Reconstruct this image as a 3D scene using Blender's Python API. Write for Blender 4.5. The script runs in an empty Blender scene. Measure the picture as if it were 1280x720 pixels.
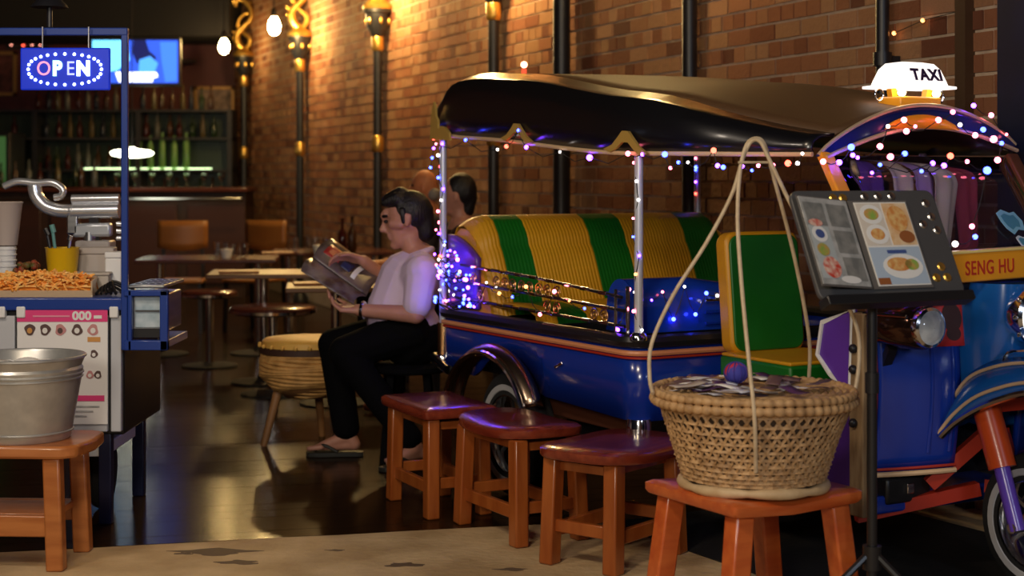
import bpy, bmesh, math, random
from mathutils import Vector, Matrix
R_ = math.radians
PI = math.pi
rnd = random.Random(7)
C = bpy.context.scene.collection
S = bpy.context.scene

# ------------------------------------------------------------------ camera
EYE, F = 1.38, 2000.0
cam_d = bpy.data.cameras.new('camera'); cam = bpy.data.objects.new('camera', cam_d); C.objects.link(cam)
cam.location = (0, 0, EYE); cam.rotation_euler = (PI/2, 0, 0)
cam_d.sensor_width = 36; cam_d.lens = F/1280*36; cam_d.shift_y = -140/1280
cam_d.dof.use_dof = True; cam_d.dof.focus_distance = 5.9; cam_d.dof.aperture_fstop = 2.8
cam_d.clip_start = .05
S.camera = cam
# ------------------------------------------------------------------ world, large lights, exposure
w = bpy.data.worlds.new('night'); S.world = w; w.use_nodes = True
w.node_tree.nodes['Background'].inputs[0].default_value = (.10, .13, .28, 1)
w.node_tree.nodes['Background'].inputs[1].default_value = .012
S.view_settings.view_transform = 'Standard'; S.view_settings.look = 'None'
S.view_settings.exposure = 0; S.view_settings.gamma = 1; S.view_settings.use_curve_mapping = False
def light(name, kind, loc, energy, col, target=None, size=.3, size_y=None, spot=None):
    d = bpy.data.lights.new(name, kind); o = bpy.data.objects.new(name, d); C.objects.link(o)
    o.location = loc; d.energy = energy; d.color = col
    if kind == 'AREA':
        d.size = size
        if size_y: d.shape = 'RECTANGLE'; d.size_y = size_y
    else: d.shadow_soft_size = size
    if spot: d.spot_size = R_(spot); d.spot_blend = .6
    if target is not None:
        o.rotation_euler = (Vector(target)-Vector(loc)).to_track_quat('-Z', 'Y').to_euler()
    return o
# unseen area lights added over the footpath to light the foreground and cart
light('entrance_fill', 'AREA', (-.9, 2.6, 3.0), 40, (1, .80, .56), (.5, 5.4, .4), .4)
light('entrance_fill', 'AREA', (-2.3, 4.0, 2.9), 22, (1, .84, .68), (-1.9, 6.2, .7), .4)
# unseen area lights added behind the camera to brighten front faces
light('front_fill', 'AREA', (-1.2, -2.0, 2.5), 115, (1, .90, .76), (.5, 6.0, .8), .9)
light('front_fill', 'AREA', (3.4, -1.0, 2.6), 45, (.72, .82, 1), (1.8, 5.4, .8), .7)

# ------------------------------------------------------------------ helpers
def P(px, py, D): return Vector(((px-640)/F*D, D, EYE-(py-220)/F*D))

class MB:
    def __init__(s): s.v = []; s.f = []
    def add(s, vs, fs, M=None):
        b = len(s.v)
        for p in vs:
            p = Vector(p); s.v.append(tuple(M @ p if M else p))
        s.f += [tuple(b+i for i in f) for f in fs]; return s
    def box(s, c, d, M=None, rz=0):
        x, y, z = (q/2 for q in d)
        vs = [(-x,-y,-z),(x,-y,-z),(x,y,-z),(-x,y,-z),(-x,-y,z),(x,-y,z),(x,y,z),(-x,y,z)]
        T = Matrix.Translation(c) @ Matrix.Rotation(rz, 4, 'Z')
        return s.add(vs, [(0,3,2,1),(4,5,6,7),(0,1,5,4),(1,2,6,5),(2,3,7,6),(3,0,4,7)], (M @ T) if M else T)
    def bar(s, a, b, w, h=None, up=(0,0,1), w2=None, h2=None):
        h = h or w; w2 = w2 or w; h2 = h2 or h
        a, b = Vector(a), Vector(b); d = (b-a).normalized(); u = Vector(up)
        if abs(d.dot(u)) > .98: u = Vector((0,1,0))
        r = d.cross(u).normalized(); u = r.cross(d)
        vs = []
        for p, ww, hh in ((a,w,h),(b,w2,h2)):
            vs += [p-r*ww/2-u*hh/2, p+r*ww/2-u*hh/2, p+r*ww/2+u*hh/2, p-r*ww/2+u*hh/2]
        return s.add(vs, [(0,1,2,3)[::-1],(4,5,6,7),(0,1,5,4),(1,2,6,5),(2,3,7,6),(3,0,4,7)])
    def tube(s, pts, r, n=8, closed=False, flat=1.0):
        pts = [Vector(p) for p in pts]; m = len(pts)
        rs = r if isinstance(r, (list, tuple)) else [r]*m
        vs = []; prev = None
        for i, p in enumerate(pts):
            if closed: d = pts[(i+1)%m]-pts[i-1]
            else: d = pts[min(i+1,m-1)]-pts[max(i-1,0)]
            d.normalize()
            if prev is None:
                u = Vector((0,0,1)) if abs(d.z) < .9 else Vector((1,0,0))
                u = (u-d*u.dot(d)).normalized()
            else:
                u = prev-d*prev.dot(d)
                u = u.normalized() if u.length > 1e-6 else Vector((1,0,0))
            prev = u; q = d.cross(u)
            for k in range(n):
                a = 2*PI*k/n
                vs.append(p+(u*math.cos(a)*flat+q*math.sin(a))*rs[i])
        fs = []
        for i in range(m if closed else m-1):
            j = (i+1) % m
            for k in range(n):
                fs.append((i*n+k, i*n+(k+1)%n, j*n+(k+1)%n, j*n+k))
        if not closed:
            fs.append(tuple(range(n))[::-1]); fs.append(tuple((m-1)*n+k for k in range(n)))
        return s.add(vs, fs)
    def lathe(s, prof, n=24, M=None, cap=True):
        vs = []; fs = []; m = len(prof)
        for r, z in prof:
            for k in range(n):
                a = 2*PI*k/n; vs.append((r*math.cos(a), r*math.sin(a), z))
        for i in range(m-1):
            for k in range(n): fs.append((i*n+k, i*n+(k+1)%n, (i+1)*n+(k+1)%n, (i+1)*n+k))
        if cap:
            if prof[0][0] > 1e-4: fs.append(tuple(range(n))[::-1])
            if prof[-1][0] > 1e-4: fs.append(tuple((m-1)*n+k for k in range(n)))
        return s.add(vs, fs, M)
    def ball(s, c, r, n=12, m=8, M=None):
        rx, ry, rz = r if isinstance(r, (tuple, list)) else (r, r, r)
        vs = [(0,0,-rz)]; fs = []
        for i in range(1, m):
            t = PI*i/m-PI/2
            for k in range(n):
                a = 2*PI*k/n; vs.append((rx*math.cos(t)*math.cos(a), ry*math.cos(t)*math.sin(a), rz*math.sin(t)))
        vs.append((0,0,rz)); top = len(vs)-1
        for k in range(n):
            fs.append((0, 1+(k+1)%n, 1+k)); fs.append((top, 1+(m-2)*n+k, 1+(m-2)*n+(k+1)%n))
        for i in range(m-2):
            for k in range(n): fs.append((1+i*n+k, 1+i*n+(k+1)%n, 1+(i+1)*n+(k+1)%n, 1+(i+1)*n+k))
        T = Matrix.Translation(c)
        return s.add(vs, fs, T @ M if M else T)
    def caps(s, a, b, ra, rb, n=12):               # closed tapered capsule
        a, b = Vector(a), Vector(b); d = b-a; L = max(d.length, 1e-5)
        M = Matrix.Translation(a) @ d.to_track_quat('Z','Y').to_matrix().to_4x4()
        prof = [(1e-5,-ra)]+[(ra*math.cos(t), ra*math.sin(t)) for t in (-1.1,-.6,-.2)]+[(rb*math.cos(t), L+rb*math.sin(t)) for t in (.2,.6,1.1)]+[(1e-5,L+rb)]
        return s.lathe(prof, n, M, False)
    def prism(s, poly, h, M=None):                 # poly in XY, extruded 0..h along Z
        n = len(poly)
        vs = [(x,y,0) for x,y in poly]+[(x,y,h) for x,y in poly]
        fs = [tuple(range(n))[::-1], tuple(range(n,2*n))]+[(i,(i+1)%n,n+(i+1)%n,n+i) for i in range(n)]
        return s.add(vs, fs, M)
    def grid(s, fn, nu, nv, closed_u=False, M=None):
        vs = [fn(i/nu, j/nv) for i in range(nu+1) for j in range(nv+1)]
        fs = [(i*(nv+1)+j, (i+1)*(nv+1)+j, (i+1)*(nv+1)+j+1, i*(nv+1)+j+1) for i in range(nu) for j in range(nv)]
        return s.add(vs, fs, M)
    def mesh(s, name, m=None, angle=40):
        me = bpy.data.meshes.new(name); me.from_pydata([tuple(v) for v in s.v], [], s.f)
        bm = bmesh.new(); bm.from_mesh(me); bmesh.ops.recalc_face_normals(bm, faces=bm.faces); bm.to_mesh(me); bm.free()
        if angle:
            me.polygons.foreach_set('use_smooth', [True]*len(me.polygons)); me.set_sharp_from_angle(angle=R_(angle))
        if m: me.materials.append(m)
        return me
    def build(s, name, m=None, parent=None, angle=40, bevel=0, solid=0, loc=None, rz=0, subd=0):
        o = bpy.data.objects.new(name, s.mesh(name, m, angle)); C.objects.link(o)
        if parent: o.parent = parent
        if loc is not None: o.location = loc
        if rz: o.rotation_euler.z = rz
        if solid:
            q = o.modifiers.new('solid','SOLIDIFY'); q.thickness = solid; q.offset = -1
        if subd:
            q = o.modifiers.new('sub','SUBSURF'); q.levels = q.render_levels = subd
        if bevel:
            q = o.modifiers.new('bevel','BEVEL'); q.width = bevel; q.segments = 2; q.limit_method = 'ANGLE'; q.angle_limit = R_(40)
            q.harden_normals = False
        return o

def tag(o, label=None, cat=None, group=None, kind=None):
    if label: o['label'] = label
    if cat: o['category'] = cat
    if group: o['group'] = group
    if kind: o['kind'] = kind
    return o
def empty(name, loc=(0,0,0), rz=0):
    o = bpy.data.objects.new(name, None); C.objects.link(o); o.location = loc; o.rotation_euler = (0,0,rz); o.empty_display_size = .1
    return o
def thing(name, label, cat, loc=(0,0,0), rz=0, group=None): return tag(empty(name, loc, rz), label, cat, group)
def copy_tree(o, parent=None):
    c = o.copy(); C.objects.link(c); c.parent = parent
    for ch in list(o.children): copy_tree(ch, c)
    return c
def text(name, body, size, m, M, parent=None, depth=.001, wx=1.0, spacing=1.0, bold=0):
    cu = bpy.data.curves.new(name, 'FONT'); cu.body = body; cu.size = size; cu.extrude = depth
    cu.align_x = 'CENTER'; cu.align_y = 'CENTER'; cu.space_character = spacing; cu.offset = bold
    t = bpy.data.objects.new(name, cu); C.objects.link(t)
    dg = bpy.context.evaluated_depsgraph_get()
    me = bpy.data.meshes.new_from_object(t.evaluated_get(dg)); bpy.data.objects.remove(t)
    me.transform(M @ Matrix.Diagonal((wx,1,1,1))); me.materials.clear(); me.materials.append(m)
    bm = bmesh.new(); bm.from_mesh(me); bm.verts.ensure_lookup_table(); bmesh.ops.remove_doubles(bm, verts=bm.verts, dist=1e-6); bm.verts.ensure_lookup_table()
    seen = set(); first = None
    for v in bm.verts:                                   # each letter an object of its own
        if v.index in seen: continue
        st = [v]; isl = []
        seen.add(v.index)
        while st:
            q = st.pop(); isl.append(q)
            for e in q.link_edges:
                r = e.other_vert(q)
                if r.index not in seen: seen.add(r.index); st.append(r)
        ix = {q.index: i for i, q in enumerate(isl)}
        fs = [tuple(ix[w_.index] for w_ in f.verts) for f in bm.faces if f.verts[0].index in ix]
        nm = bpy.data.meshes.new(name); nm.from_pydata([tuple(q.co) for q in isl], [], fs); nm.materials.append(m)
        o = bpy.data.objects.new(name, nm); C.objects.link(o)
        if parent: o.parent = parent
        first = first or o
    bm.free(); bpy.data.meshes.remove(me)
    return first
def frame_M(o, x, y, z): 
    M = Matrix.Identity(4)
    for i, a in enumerate((x, y, z)):
        a = Vector(a).normalized()
        for k in range(3): M[k][i] = a[k]
    for k in range(3): M[k][3] = o[k]
    return M
def face_cam(o): return frame_M(o, (1,0,0), (0,0,1), (0,-1,0))
def face_u(o): return frame_M(o, (0,1,0), (0,0,1), (1,0,0))
def smooth_path(pts, n=6, closed=False):
    pts = [Vector(p) for p in pts]; out = []; m = len(pts)
    for i in range(m if closed else m-1):
        if closed: p0,p1,p2,p3 = pts[i-1],pts[i],pts[(i+1)%m],pts[(i+2)%m]
        else: p0,p1,p2,p3 = pts[max(i-1,0)],pts[i],pts[i+1],pts[min(i+2,m-1)]
        for k in range(n):
            t = k/n
            out.append(.5*((2*p1)+(p2-p0)*t+(2*p0-5*p1+4*p2-p3)*t*t+(3*p1-p0-3*p2+p3)*t**3))
    if not closed: out.append(pts[-1])
    return out

# ------------------------------------------------------------------ materials
MATS = {}
def mat(name, col, rough=.5, metal=0, col2=None, scale=6, stretch=(1,1,1), bump=0, bscale=None, emit=None, estr=0, coat=0, trans=0, detail=4, spec=.5, lo=.35, hi=.65, sheen=0):
    if name in MATS: return MATS[name]
    m = bpy.data.materials.new(name); m.use_nodes = True; nt = m.node_tree; b = nt.nodes['Principled BSDF']
    b.inputs['Base Color'].default_value = (*col, 1); b.inputs['Roughness'].default_value = rough; b.inputs['Metallic'].default_value = metal
    b.inputs['Specular IOR Level'].default_value = spec
    b.inputs['Coat Weight'].default_value = coat; b.inputs['Coat Roughness'].default_value = .12
    b.inputs['Transmission Weight'].default_value = trans
    if emit:
        b.inputs['Emission Color'].default_value = (*emit, 1); b.inputs['Emission Strength'].default_value = estr
    if col2 or bump:
        tc = nt.nodes.new('ShaderNodeTexCoord'); mp = nt.nodes.new('ShaderNodeMapping'); mp.inputs['Scale'].default_value = stretch
        nt.links.new(tc.outputs['Object'], mp.inputs['Vector'])
        nz = nt.nodes.new('ShaderNodeTexNoise'); nz.inputs['Scale'].default_value = scale; nz.inputs['Detail'].default_value = detail
        nt.links.new(mp.outputs[0], nz.inputs['Vector'])
        if col2:
            cr = nt.nodes.new('ShaderNodeValToRGB'); cr.color_ramp.elements[0].position = lo; cr.color_ramp.elements[1].position = hi
            cr.color_ramp.elements[0].color = (*col, 1); cr.color_ramp.elements[1].color = (*col2, 1)
            nt.links.new(nz.outputs[0], cr.inputs[0]); nt.links.new(cr.outputs[0], b.inputs['Base Color'])
        if bump:
            n2 = nz
            if bscale:
                n2 = nt.nodes.new('ShaderNodeTexNoise'); n2.inputs['Scale'].default_value = bscale; n2.inputs['Detail'].default_value = 3
                nt.links.new(mp.outputs[0], n2.inputs['Vector'])
            bp = nt.nodes.new('ShaderNodeBump'); bp.inputs['Strength'].default_value = bump; bp.inputs['Distance'].default_value = .01
            nt.links.new(n2.outputs[0], bp.inputs['Height']); nt.links.new(bp.outputs[0], b.inputs['Normal'])
    MATS[name] = m; return m
def glow(name, col, s):
    return mat(name, (0,0,0), .5, emit=col, estr=s)

# brick: tone varies from brick to brick
def brick_mat():
    m = mat('brick_clay', (.3,.13,.07), .85, bump=.5, bscale=40, scale=30, spec=.2)
    nt = m.node_tree; b = nt.nodes['Principled BSDF']
    oi = nt.nodes.new('ShaderNodeObjectInfo'); ge = nt.nodes.new('ShaderNodeNewGeometry')
    ad = nt.nodes.new('ShaderNodeMath'); ad.operation = 'ADD'; fr = nt.nodes.new('ShaderNodeMath'); fr.operation = 'FRACT'
    nt.links.new(oi.outputs['Random'], ad.inputs[0]); nt.links.new(ge.outputs['Random Per Island'], ad.inputs[1]); nt.links.new(ad.outputs[0], fr.inputs[0])
    cr = nt.nodes.new('ShaderNodeValToRGB'); e = cr.color_ramp.elements
    e[0].position = 0; e[0].color = (.17,.06,.036,1); e[1].position = 1; e[1].color = (.50,.26,.15,1)
    for p, c in ((.12,(.33,.128,.065)),(.45,(.41,.178,.09)),(.75,(.45,.238,.122))):
        q = e.new(p); q.color = (*c,1)
    nt.links.new(fr.outputs[0], cr.inputs[0])
    nz = nt.nodes.new('ShaderNodeTexNoise'); nz.inputs['Scale'].default_value = 25
    mx = nt.nodes.new('ShaderNodeMix'); mx.data_type = 'RGBA'; mx.blend_type = 'MULTIPLY'; mx.inputs[0].default_value = .45
    nt.links.new(cr.outputs[0], mx.inputs[6]); nt.links.new(nz.outputs[0], mx.inputs[7]); nt.links.new(mx.outputs[2], b.inputs['Base Color'])
    return m
M_brick = brick_mat()
M_mortar = mat('mortar', (.60,.46,.34), .95, col2=(.48,.36,.26), scale=20, bump=.3)
M_plank = mat('dark_floorboard', (.013,.006,.0025), .19, col2=(.034,.016,.006), scale=5, stretch=(.6,10,10), bump=.03, spec=.06)
M_plank.node_tree.nodes['Principled BSDF'].inputs['Specular Tint'].default_value = (.85,.55,.30,1)
M_conc = mat('footpath_concrete', (.42,.28,.135), .85, col2=(.64,.46,.25), scale=3.5, bump=.5, bscale=30, detail=8)
M_stain = mat('dark_stain', (.13,.085,.05), .8)
M_ceil = mat('dark_ceiling', (.012,.011,.014), .9)
M_maroon = mat('maroon_paint', (.085,.011,.014), .6, col2=(.06,.008,.012), scale=3)
M_dark = mat('dark_paint', (.02,.018,.022), .5)
M_ink = mat('blue_black_paint', (.008,.012,.04), .35, col2=(.012,.016,.06), scale=4)
M_iron = mat('black_iron', (.012,.012,.016), .4)
M_gold = mat('gold_leaf', (.85,.52,.12), .32, .9, bump=.3, scale=40)
M_chrome = mat('chrome', (.85,.86,.9), .12, 1)
M_steel = mat('brushed_steel', (.55,.56,.58), .3, 1, col2=(.42,.43,.46), scale=6, stretch=(1,1,8))
M_black = mat('black_plastic', (.012,.012,.014), .35)
M_rubber = mat('tyre_rubber', (.012,.012,.013), .75)
M_white = mat('white_paint', (.8,.8,.8), .4)
M_blue = mat('deep_blue_paint', (.006,.035,.34), .22, coat=.6)
M_bluel = mat('bright_blue_paint', (.01,.12,.46), .2, coat=.7)
M_cartblue = mat('cart_blue_paint', (.012,.045,.27), .3, coat=.3)
M_purple = mat('purple_paint', (.13,.04,.42), .35, coat=.2)
M_orange = mat('orange_red_paint', (.62,.075,.012), .32, coat=.4)
M_redrail = mat('red_paint', (.42,.03,.012), .4)
M_amber = mat('amber_yellow_paint', (.85,.36,.02), .35, coat=.3)
M_cream = mat('cream_paint', (.72,.50,.30), .4)
M_stripe = mat('copper_stripe', (.75,.30,.14), .35)
M_yellow = mat('yellow_vinyl', (.72,.36,.012), .42, col2=(.60,.28,.01), scale=3)
M_green = mat('green_vinyl', (.008,.16,.012), .42, col2=(.006,.12,.012), scale=3)
M_vinyl = mat('black_vinyl', (.006,.006,.008), .28, coat=.3)
M_rooftop = mat('brown_roof_canvas', (.10,.048,.018), .6)
M_stool = mat('red_brown_wood', (.17,.022,.012), .25, col2=(.27,.045,.02), scale=4, stretch=(1,7,7), coat=.5, bump=.04)
M_leg = mat('orange_brown_wood', (.30,.068,.012), .32, col2=(.40,.11,.022), scale=4, stretch=(6,6,.8), coat=.4, bump=.04)
M_bstool = mat('bright_orange_wood', (.50,.085,.018), .28, col2=(.62,.14,.03), scale=4, stretch=(1,6,6), coat=.5)
M_bench = mat('tan_brown_wood', (.38,.115,.026), .35, col2=(.50,.175,.045), scale=4, stretch=(1,7,7), coat=.3)
M_rattan = mat('pale_rattan', (.62,.46,.27), .55, col2=(.50,.34,.18), scale=18, bump=.2)
M_weave = mat('woven_cane', (.55,.34,.16), .6, col2=(.34,.195,.085), scale=25, bump=.3)
M_liner = mat('basket_inside', (.05,.03,.018), .8)
M_rope = mat('cream_rattan', (.62,.50,.34), .5, col2=(.5,.38,.24), scale=30)
M_skin = mat('skin', (.46,.21,.15), .5, col2=(.52,.25,.18), scale=10)
M_hair = mat('black_hair', (.006,.005,.007), .45, bump=.6, scale=8, stretch=(20,20,4))
M_shirt = mat('pale_lilac_shirt', (.74,.60,.84), .8, col2=(.68,.55,.78), scale=5, bump=.15, bscale=9)
M_trouser = mat('black_cloth', (.0025,.0025,.0035), .9, spec=.1)
M_glass = mat('clear_glass', (.9,.93,.95), .04, trans=1)
M_tabled = mat('dark_red_table', (.07,.016,.01), .22, col2=(.10,.028,.016), scale=4, stretch=(1,8,8))
M_tablel = mat('light_wood_table', (.15,.062,.022), .35, col2=(.19,.085,.03), scale=4, stretch=(1,8,8))
M_chairw = mat('amber_plywood', (.34,.14,.035), .4, col2=(.28,.11,.028), scale=4)
M_galv = mat('galvanised_steel', (.60,.60,.58), .36, .65, col2=(.48,.48,.47), scale=14, bump=.05)
M_paper = mat('white_paper', (.82,.81,.80), .7)
M_pink = mat('pink_print', (.75,.05,.22), .6)
M_drum = mat('rope_bound_cane', (.66,.36,.11), .7, col2=(.48,.25,.07), scale=20, bump=.4)
M_drumtop = mat('yellow_hide', (.80,.48,.10), .5, col2=(.7,.38,.08), scale=5)
M_greyboard = mat('grey_board', (.07,.07,.075), .45)

# ------------------------------------------------------------------ the setting
XW, SL = 4.45, .38                                   # right wall: X = XW - SL*D
wl = Vector((-SL, 1, 0)).normalized()                # along the wall, away from the street
wn = Vector((-wl.y, wl.x, 0))                        # out of the wall, into the room
def wall_pt(D, z=0, off=0): return Vector((XW-SL*D, D, z))+wn*off
D0, D1 = 4.6, 21.6
wall = MB(); a, b = wall_pt(D0), wall_pt(D1)
wall.add([a, b, b-wn*.25, a-wn*.25]+[p+Vector((0,0,4.3)) for p in (a, b, b-wn*.25, a-wn*.25)],
         [(0,1,5,4),(1,2,6,5),(2,3,7,6),(3,0,4,7),(4,5,6,7),(0,3,2,1)])
wall = tag(wall.build('wall_right', M_mortar, angle=0), 'long side wall of old red brick lit by warm lamps', kind='structure')
L = (b-a).length
CO = .09
def brick_mesh(l):
    m = MB(); m.box((0,0,0), (l-.011, .05, CO-.012)); me = m.mesh('brick', M_brick, 0); return me
me_s, me_h = brick_mesh(.25), brick_mesh(.125)
ang = math.atan2(wl.y, wl.x)
cands = []
for row in range(int(4.2/CO)):
    z = CO/2+row*CO; l = .25 if row % 2 else .125
    n = int(L/l)
    for k in range(n):
        t = (k+.5)*l+(.06 if row % 2 else 0)
        if t > L-.1: continue
        p = a+wl*t+Vector((0,0,z))
        x, y = 640+F*p.x/p.y, 220+F*(EYE-z)/p.y
        vis = -20 < x < 1225 and y > -15
        roof = 97+max(0,x-590)*.075
        if x > 548 and roof+4 < y < 172: vis = False
        if x > 560 and y > 268: vis = False
        if x > 1010 and y > roof: vis = False
        if y > 330: vis = False
        cands.append((l/.25*F*F/p.y**2 if vis else -1, p, l))
cands.sort(key=lambda q: -q[0])
rest = MB()
for i, (sc, p, l) in enumerate(cands):
    q = p+wn*(-.017+rnd.uniform(-.003,.004))
    if i < 300 and sc > 0:
        o = bpy.data.objects.new('brick', me_s if l > .2 else me_h); C.objects.link(o); o.parent = wall
        o.location = q; o.rotation_euler = (0, rnd.uniform(-.006,.006), ang); o.scale = (rnd.uniform(.97,1), 1, rnd.uniform(.95,1))
    elif p.z > .3 or p.y < 9:
        rest.box(q, ((l-.011)*rnd.uniform(.97,1), .05, (CO-.012)*rnd.uniform(.95,1)), rz=ang)
tag(rest.build('brickwork', M_brick, wall, angle=0), kind='stuff')

# floor: boards run across the shop, from the footpath edge inwards
ea = math.atan2(.4, 1.69); ed = Vector((math.cos(ea), math.sin(ea), 0)); en = Vector((-ed.y, ed.x, 0))
E0 = Vector((-1.88, 5.87, 0))
fl = MB(); fl.add([(-9,3,-.03),(3.2,3,-.03),(3.2,24,-.03),(-9,24,-.03)], [(0,1,2,3)])
fl.box((-2.9,13.5,-.05),(12.2,21,.03))
floor = tag(fl.build('floor', M_dark, angle=0), 'polished dark floorboards inside the restaurant', kind='structure')
for k in range(130):
    c = E0+en*(.065+k*.13)
    # right end on the wall line, left end at X = -7.2
    t1 = (XW-SL*c.y-c.x)/(ed.x+SL*ed.y)-.02; t0 = (-7.2-c.x)/ed.x
    if c.y+ed.y*t0 > 21.3: break
    if c.y+ed.y*t1 > 21.3: t1 = (21.3-c.y)/ed.y
    m = MB(); m.box(((t0+t1)/2, 0, -.012+rnd.uniform(-.0008,.0008)), (t1-t0, .126, .024))
    m.build('plank', M_plank, floor, angle=0, loc=c, rz=ea)
edge = [tuple(E0+ed*(-7.5+.25*i)+en*(rnd.uniform(-.012,.008))) for i in range(63)]
pv = MB(); n = len(edge)
pv.add(edge+[(x,y,-.12) for x,y,z in edge]+[(8,-3,0),(-9,-3,0)], [tuple(range(n))+(2*n,2*n+1)]+[(i,i+1,n+i+1,n+i) for i in range(n-1)])
pav = tag(pv.build('pavement', M_conc, angle=0), 'worn tan concrete footpath at the shop entrance', kind='structure')
for (px, py, rx, ry) in ((270,690,.13,.05),(300,703,.07,.03),(505,706,.06,.03),(230,692,.03,.015),(640,712,.05,.02),(420,688,.03,.012)):
    D = 1.38*F/(py-220); q = P(px,py,D)
    poly = [((rx*(1+.35*math.sin(3*t+px)+.2*math.sin(7*t)))*math.cos(t), (ry*(1+.3*math.cos(4*t+px)))*math.sin(t)) for t in [2*PI*k/24 for k in range(24)]]
    m = MB(); m.prism(poly, .0012); m.build('stain', M_stain, pav, angle=0, loc=(q.x,q.y,0))

bw = MB(); bw.box((-3.4,21.6,2.15),(8.4,.2,4.3)); wall_back = tag(bw.build('wall_back', M_maroon, angle=0), 'maroon wall behind the bar', kind='structure')
lw = MB(); lw.box((-7.4,13.6,2.15),(.2,16.2,4.3)); tag(lw.build('wall_left', M_maroon, angle=0), 'far left wall of the restaurant', kind='structure')
bh = MB(); bh.box((-5.4,20.75,3.72),(3.7,1.4,1.16)); tag(bh.build('trim_3', M_ceil, angle=0), 'black bulkhead over the back bar', kind='structure')
cl = MB(); cl.box((-2.6,14,4.36),(11,16,.12)); tag(cl.build('ceiling', M_ceil, angle=0), 'black painted ceiling', kind='structure')
# dark painted pilaster at the street end of the brick wall
pl = MB(); a2, b2 = wall_pt(5.2), wall_pt(6.38)
pl.box((a2+b2)/2+Vector((0,0,2.1))+wn*.03, ((b2-a2).length, .16, 4.2), rz=ang)
pil = tag(pl.build('trim_1', M_ink, angle=0), 'blue black pilaster at the street end of the brick wall', kind='structure')
m = MB(); m.box(wall_pt(6.68,2.1,.02), (.07,.06,4.2), rz=ang); tag(m.build('trim_2', mat('brown_trim',(.07,.035,.018),.6), angle=0), 'brown timber strip beside the dark pilaster', kind='structure')

# ------------------------------------------------------------------ lamp posts and pipes along the brick wall
def lamp_post(px, label):
    k_ = (px-640)/F; D = (XW+(wn.x-k_*wn.y)*.12)/(SL+k_); p = wall_pt(D, 0, .12)
    t = thing('lamp_post', label, 'lamp post', p, ang, 'lamp posts along the brick wall')
    m = MB(); m.tube([(0,0,0),(0,0,2.62)], .042, 12); m.build('pole', M_iron, t)
    m = MB(); m.lathe([(.09,0),(.09,.06),(.06,.1),(.05,.16)], 16); m.build('base', M_iron, t)
    for z in (1.68, 2.6):
        m = MB(); m.lathe([(.044,z-.08),(.056,z-.06),(.056,z+.05),(.044,z+.07)], 14); m.build('gold_ring', M_gold, t)
    m = MB(); m.lathe([(.045,2.62),(.06,2.66),(.10,2.74),(.11,2.86),(.125,2.87),(.125,2.90),(.02,2.90)], 16); m.build('capital', M_iron, t)
    for k in range(6):
        aa = k*PI/3; q = MB(); q.ball((.105*math.cos(aa), .105*math.sin(aa), 2.79), (.016,.016,.035), 8, 6); q.build('capital_stud', M_gold, t)
    m = MB(); m.lathe([(.13,2.90),(.14,2.93),(.10,2.97),(.05,3.0)], 16); m.build('gold_collar', M_gold, t)
    pts = [(.0,0,2.98),(.02,.07,3.06),(.03,.08,3.18),(.0,.0,3.28),(-.03,-.08,3.38),(-.02,-.07,3.52),(.01,.02,3.62),(.03,.09,3.60),(.03,.10,3.53)]
    pts = smooth_path(pts, 6); rs = [.05*(1-.55*i/(len(pts)-1)) for i in range(len(pts))]
    m = MB(); m.tube(pts, rs, 10); m.build('serpent_finial', M_gold, t)
    m = MB(); m.tube([Vector((-q.x*1.2, -q.y*.8, 2.98+(q.z-2.98)*.72)) for q in pts], [r_*.6 for r_ in rs], 8); m.build('serpent_tail', M_gold, t)
    m = MB()
    for i in range(4, len(pts)-4, 4):
        q = pts[i]; m.add([q+Vector((0,.012,.02)), q+Vector((0,-.012,.02)), q+Vector((.03,0,-.04)), q+Vector((0,-.075*(1 if q.y<0 else -1),.05))], [(0,1,3),(1,2,3),(2,0,3),(0,2,1)])
    m.build('finial_crest', M_gold, t)
    return t
for px, lab in ((305,'black lamp post with gold serpent finial, farthest along the brick wall beside the bar'),
                (375,'black lamp post with gold serpent finial, second from the bar end of the brick wall'),
                (472,'black lamp post with gold serpent finial above the head of the reading man'),
                (617,'black lamp post rising behind the rear of the tuk-tuk roof'),
                (862,'black lamp post rising behind the front part of the tuk-tuk roof')):
    lamp_post(px, lab)
def pipe(px, r, label):
    k_ = (px-640)/F; D = (XW+(wn.x-k_*wn.y)*.09)/(SL+k_); p = wall_pt(D, 0, .09); t = thing('drain_pipe', label, 'pipe', (p.x,p.y,0), ang, 'pipes on the brick wall')
    m = MB(); m.tube([(0,0,0),(0,0,4.25)], r, 14); m.build('pipe', M_iron, t)
    for z in (.5, 1.9, 3.3):
        m = MB(); m.lathe([(r,z-.03),(r+.012,z-.03),(r+.012,z+.03),(r,z+.03)], 14); m.box((0,-r-.02,z),(.03,.07,.03)); m.build('bracket', M_iron, t)
    return t
pipe(702, .058, 'thick dark drain pipe on the brick wall above the green and yellow bench')
pipe(1103, .03, 'thin dark pipe on the brick wall left of the lit roof sign')

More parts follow.
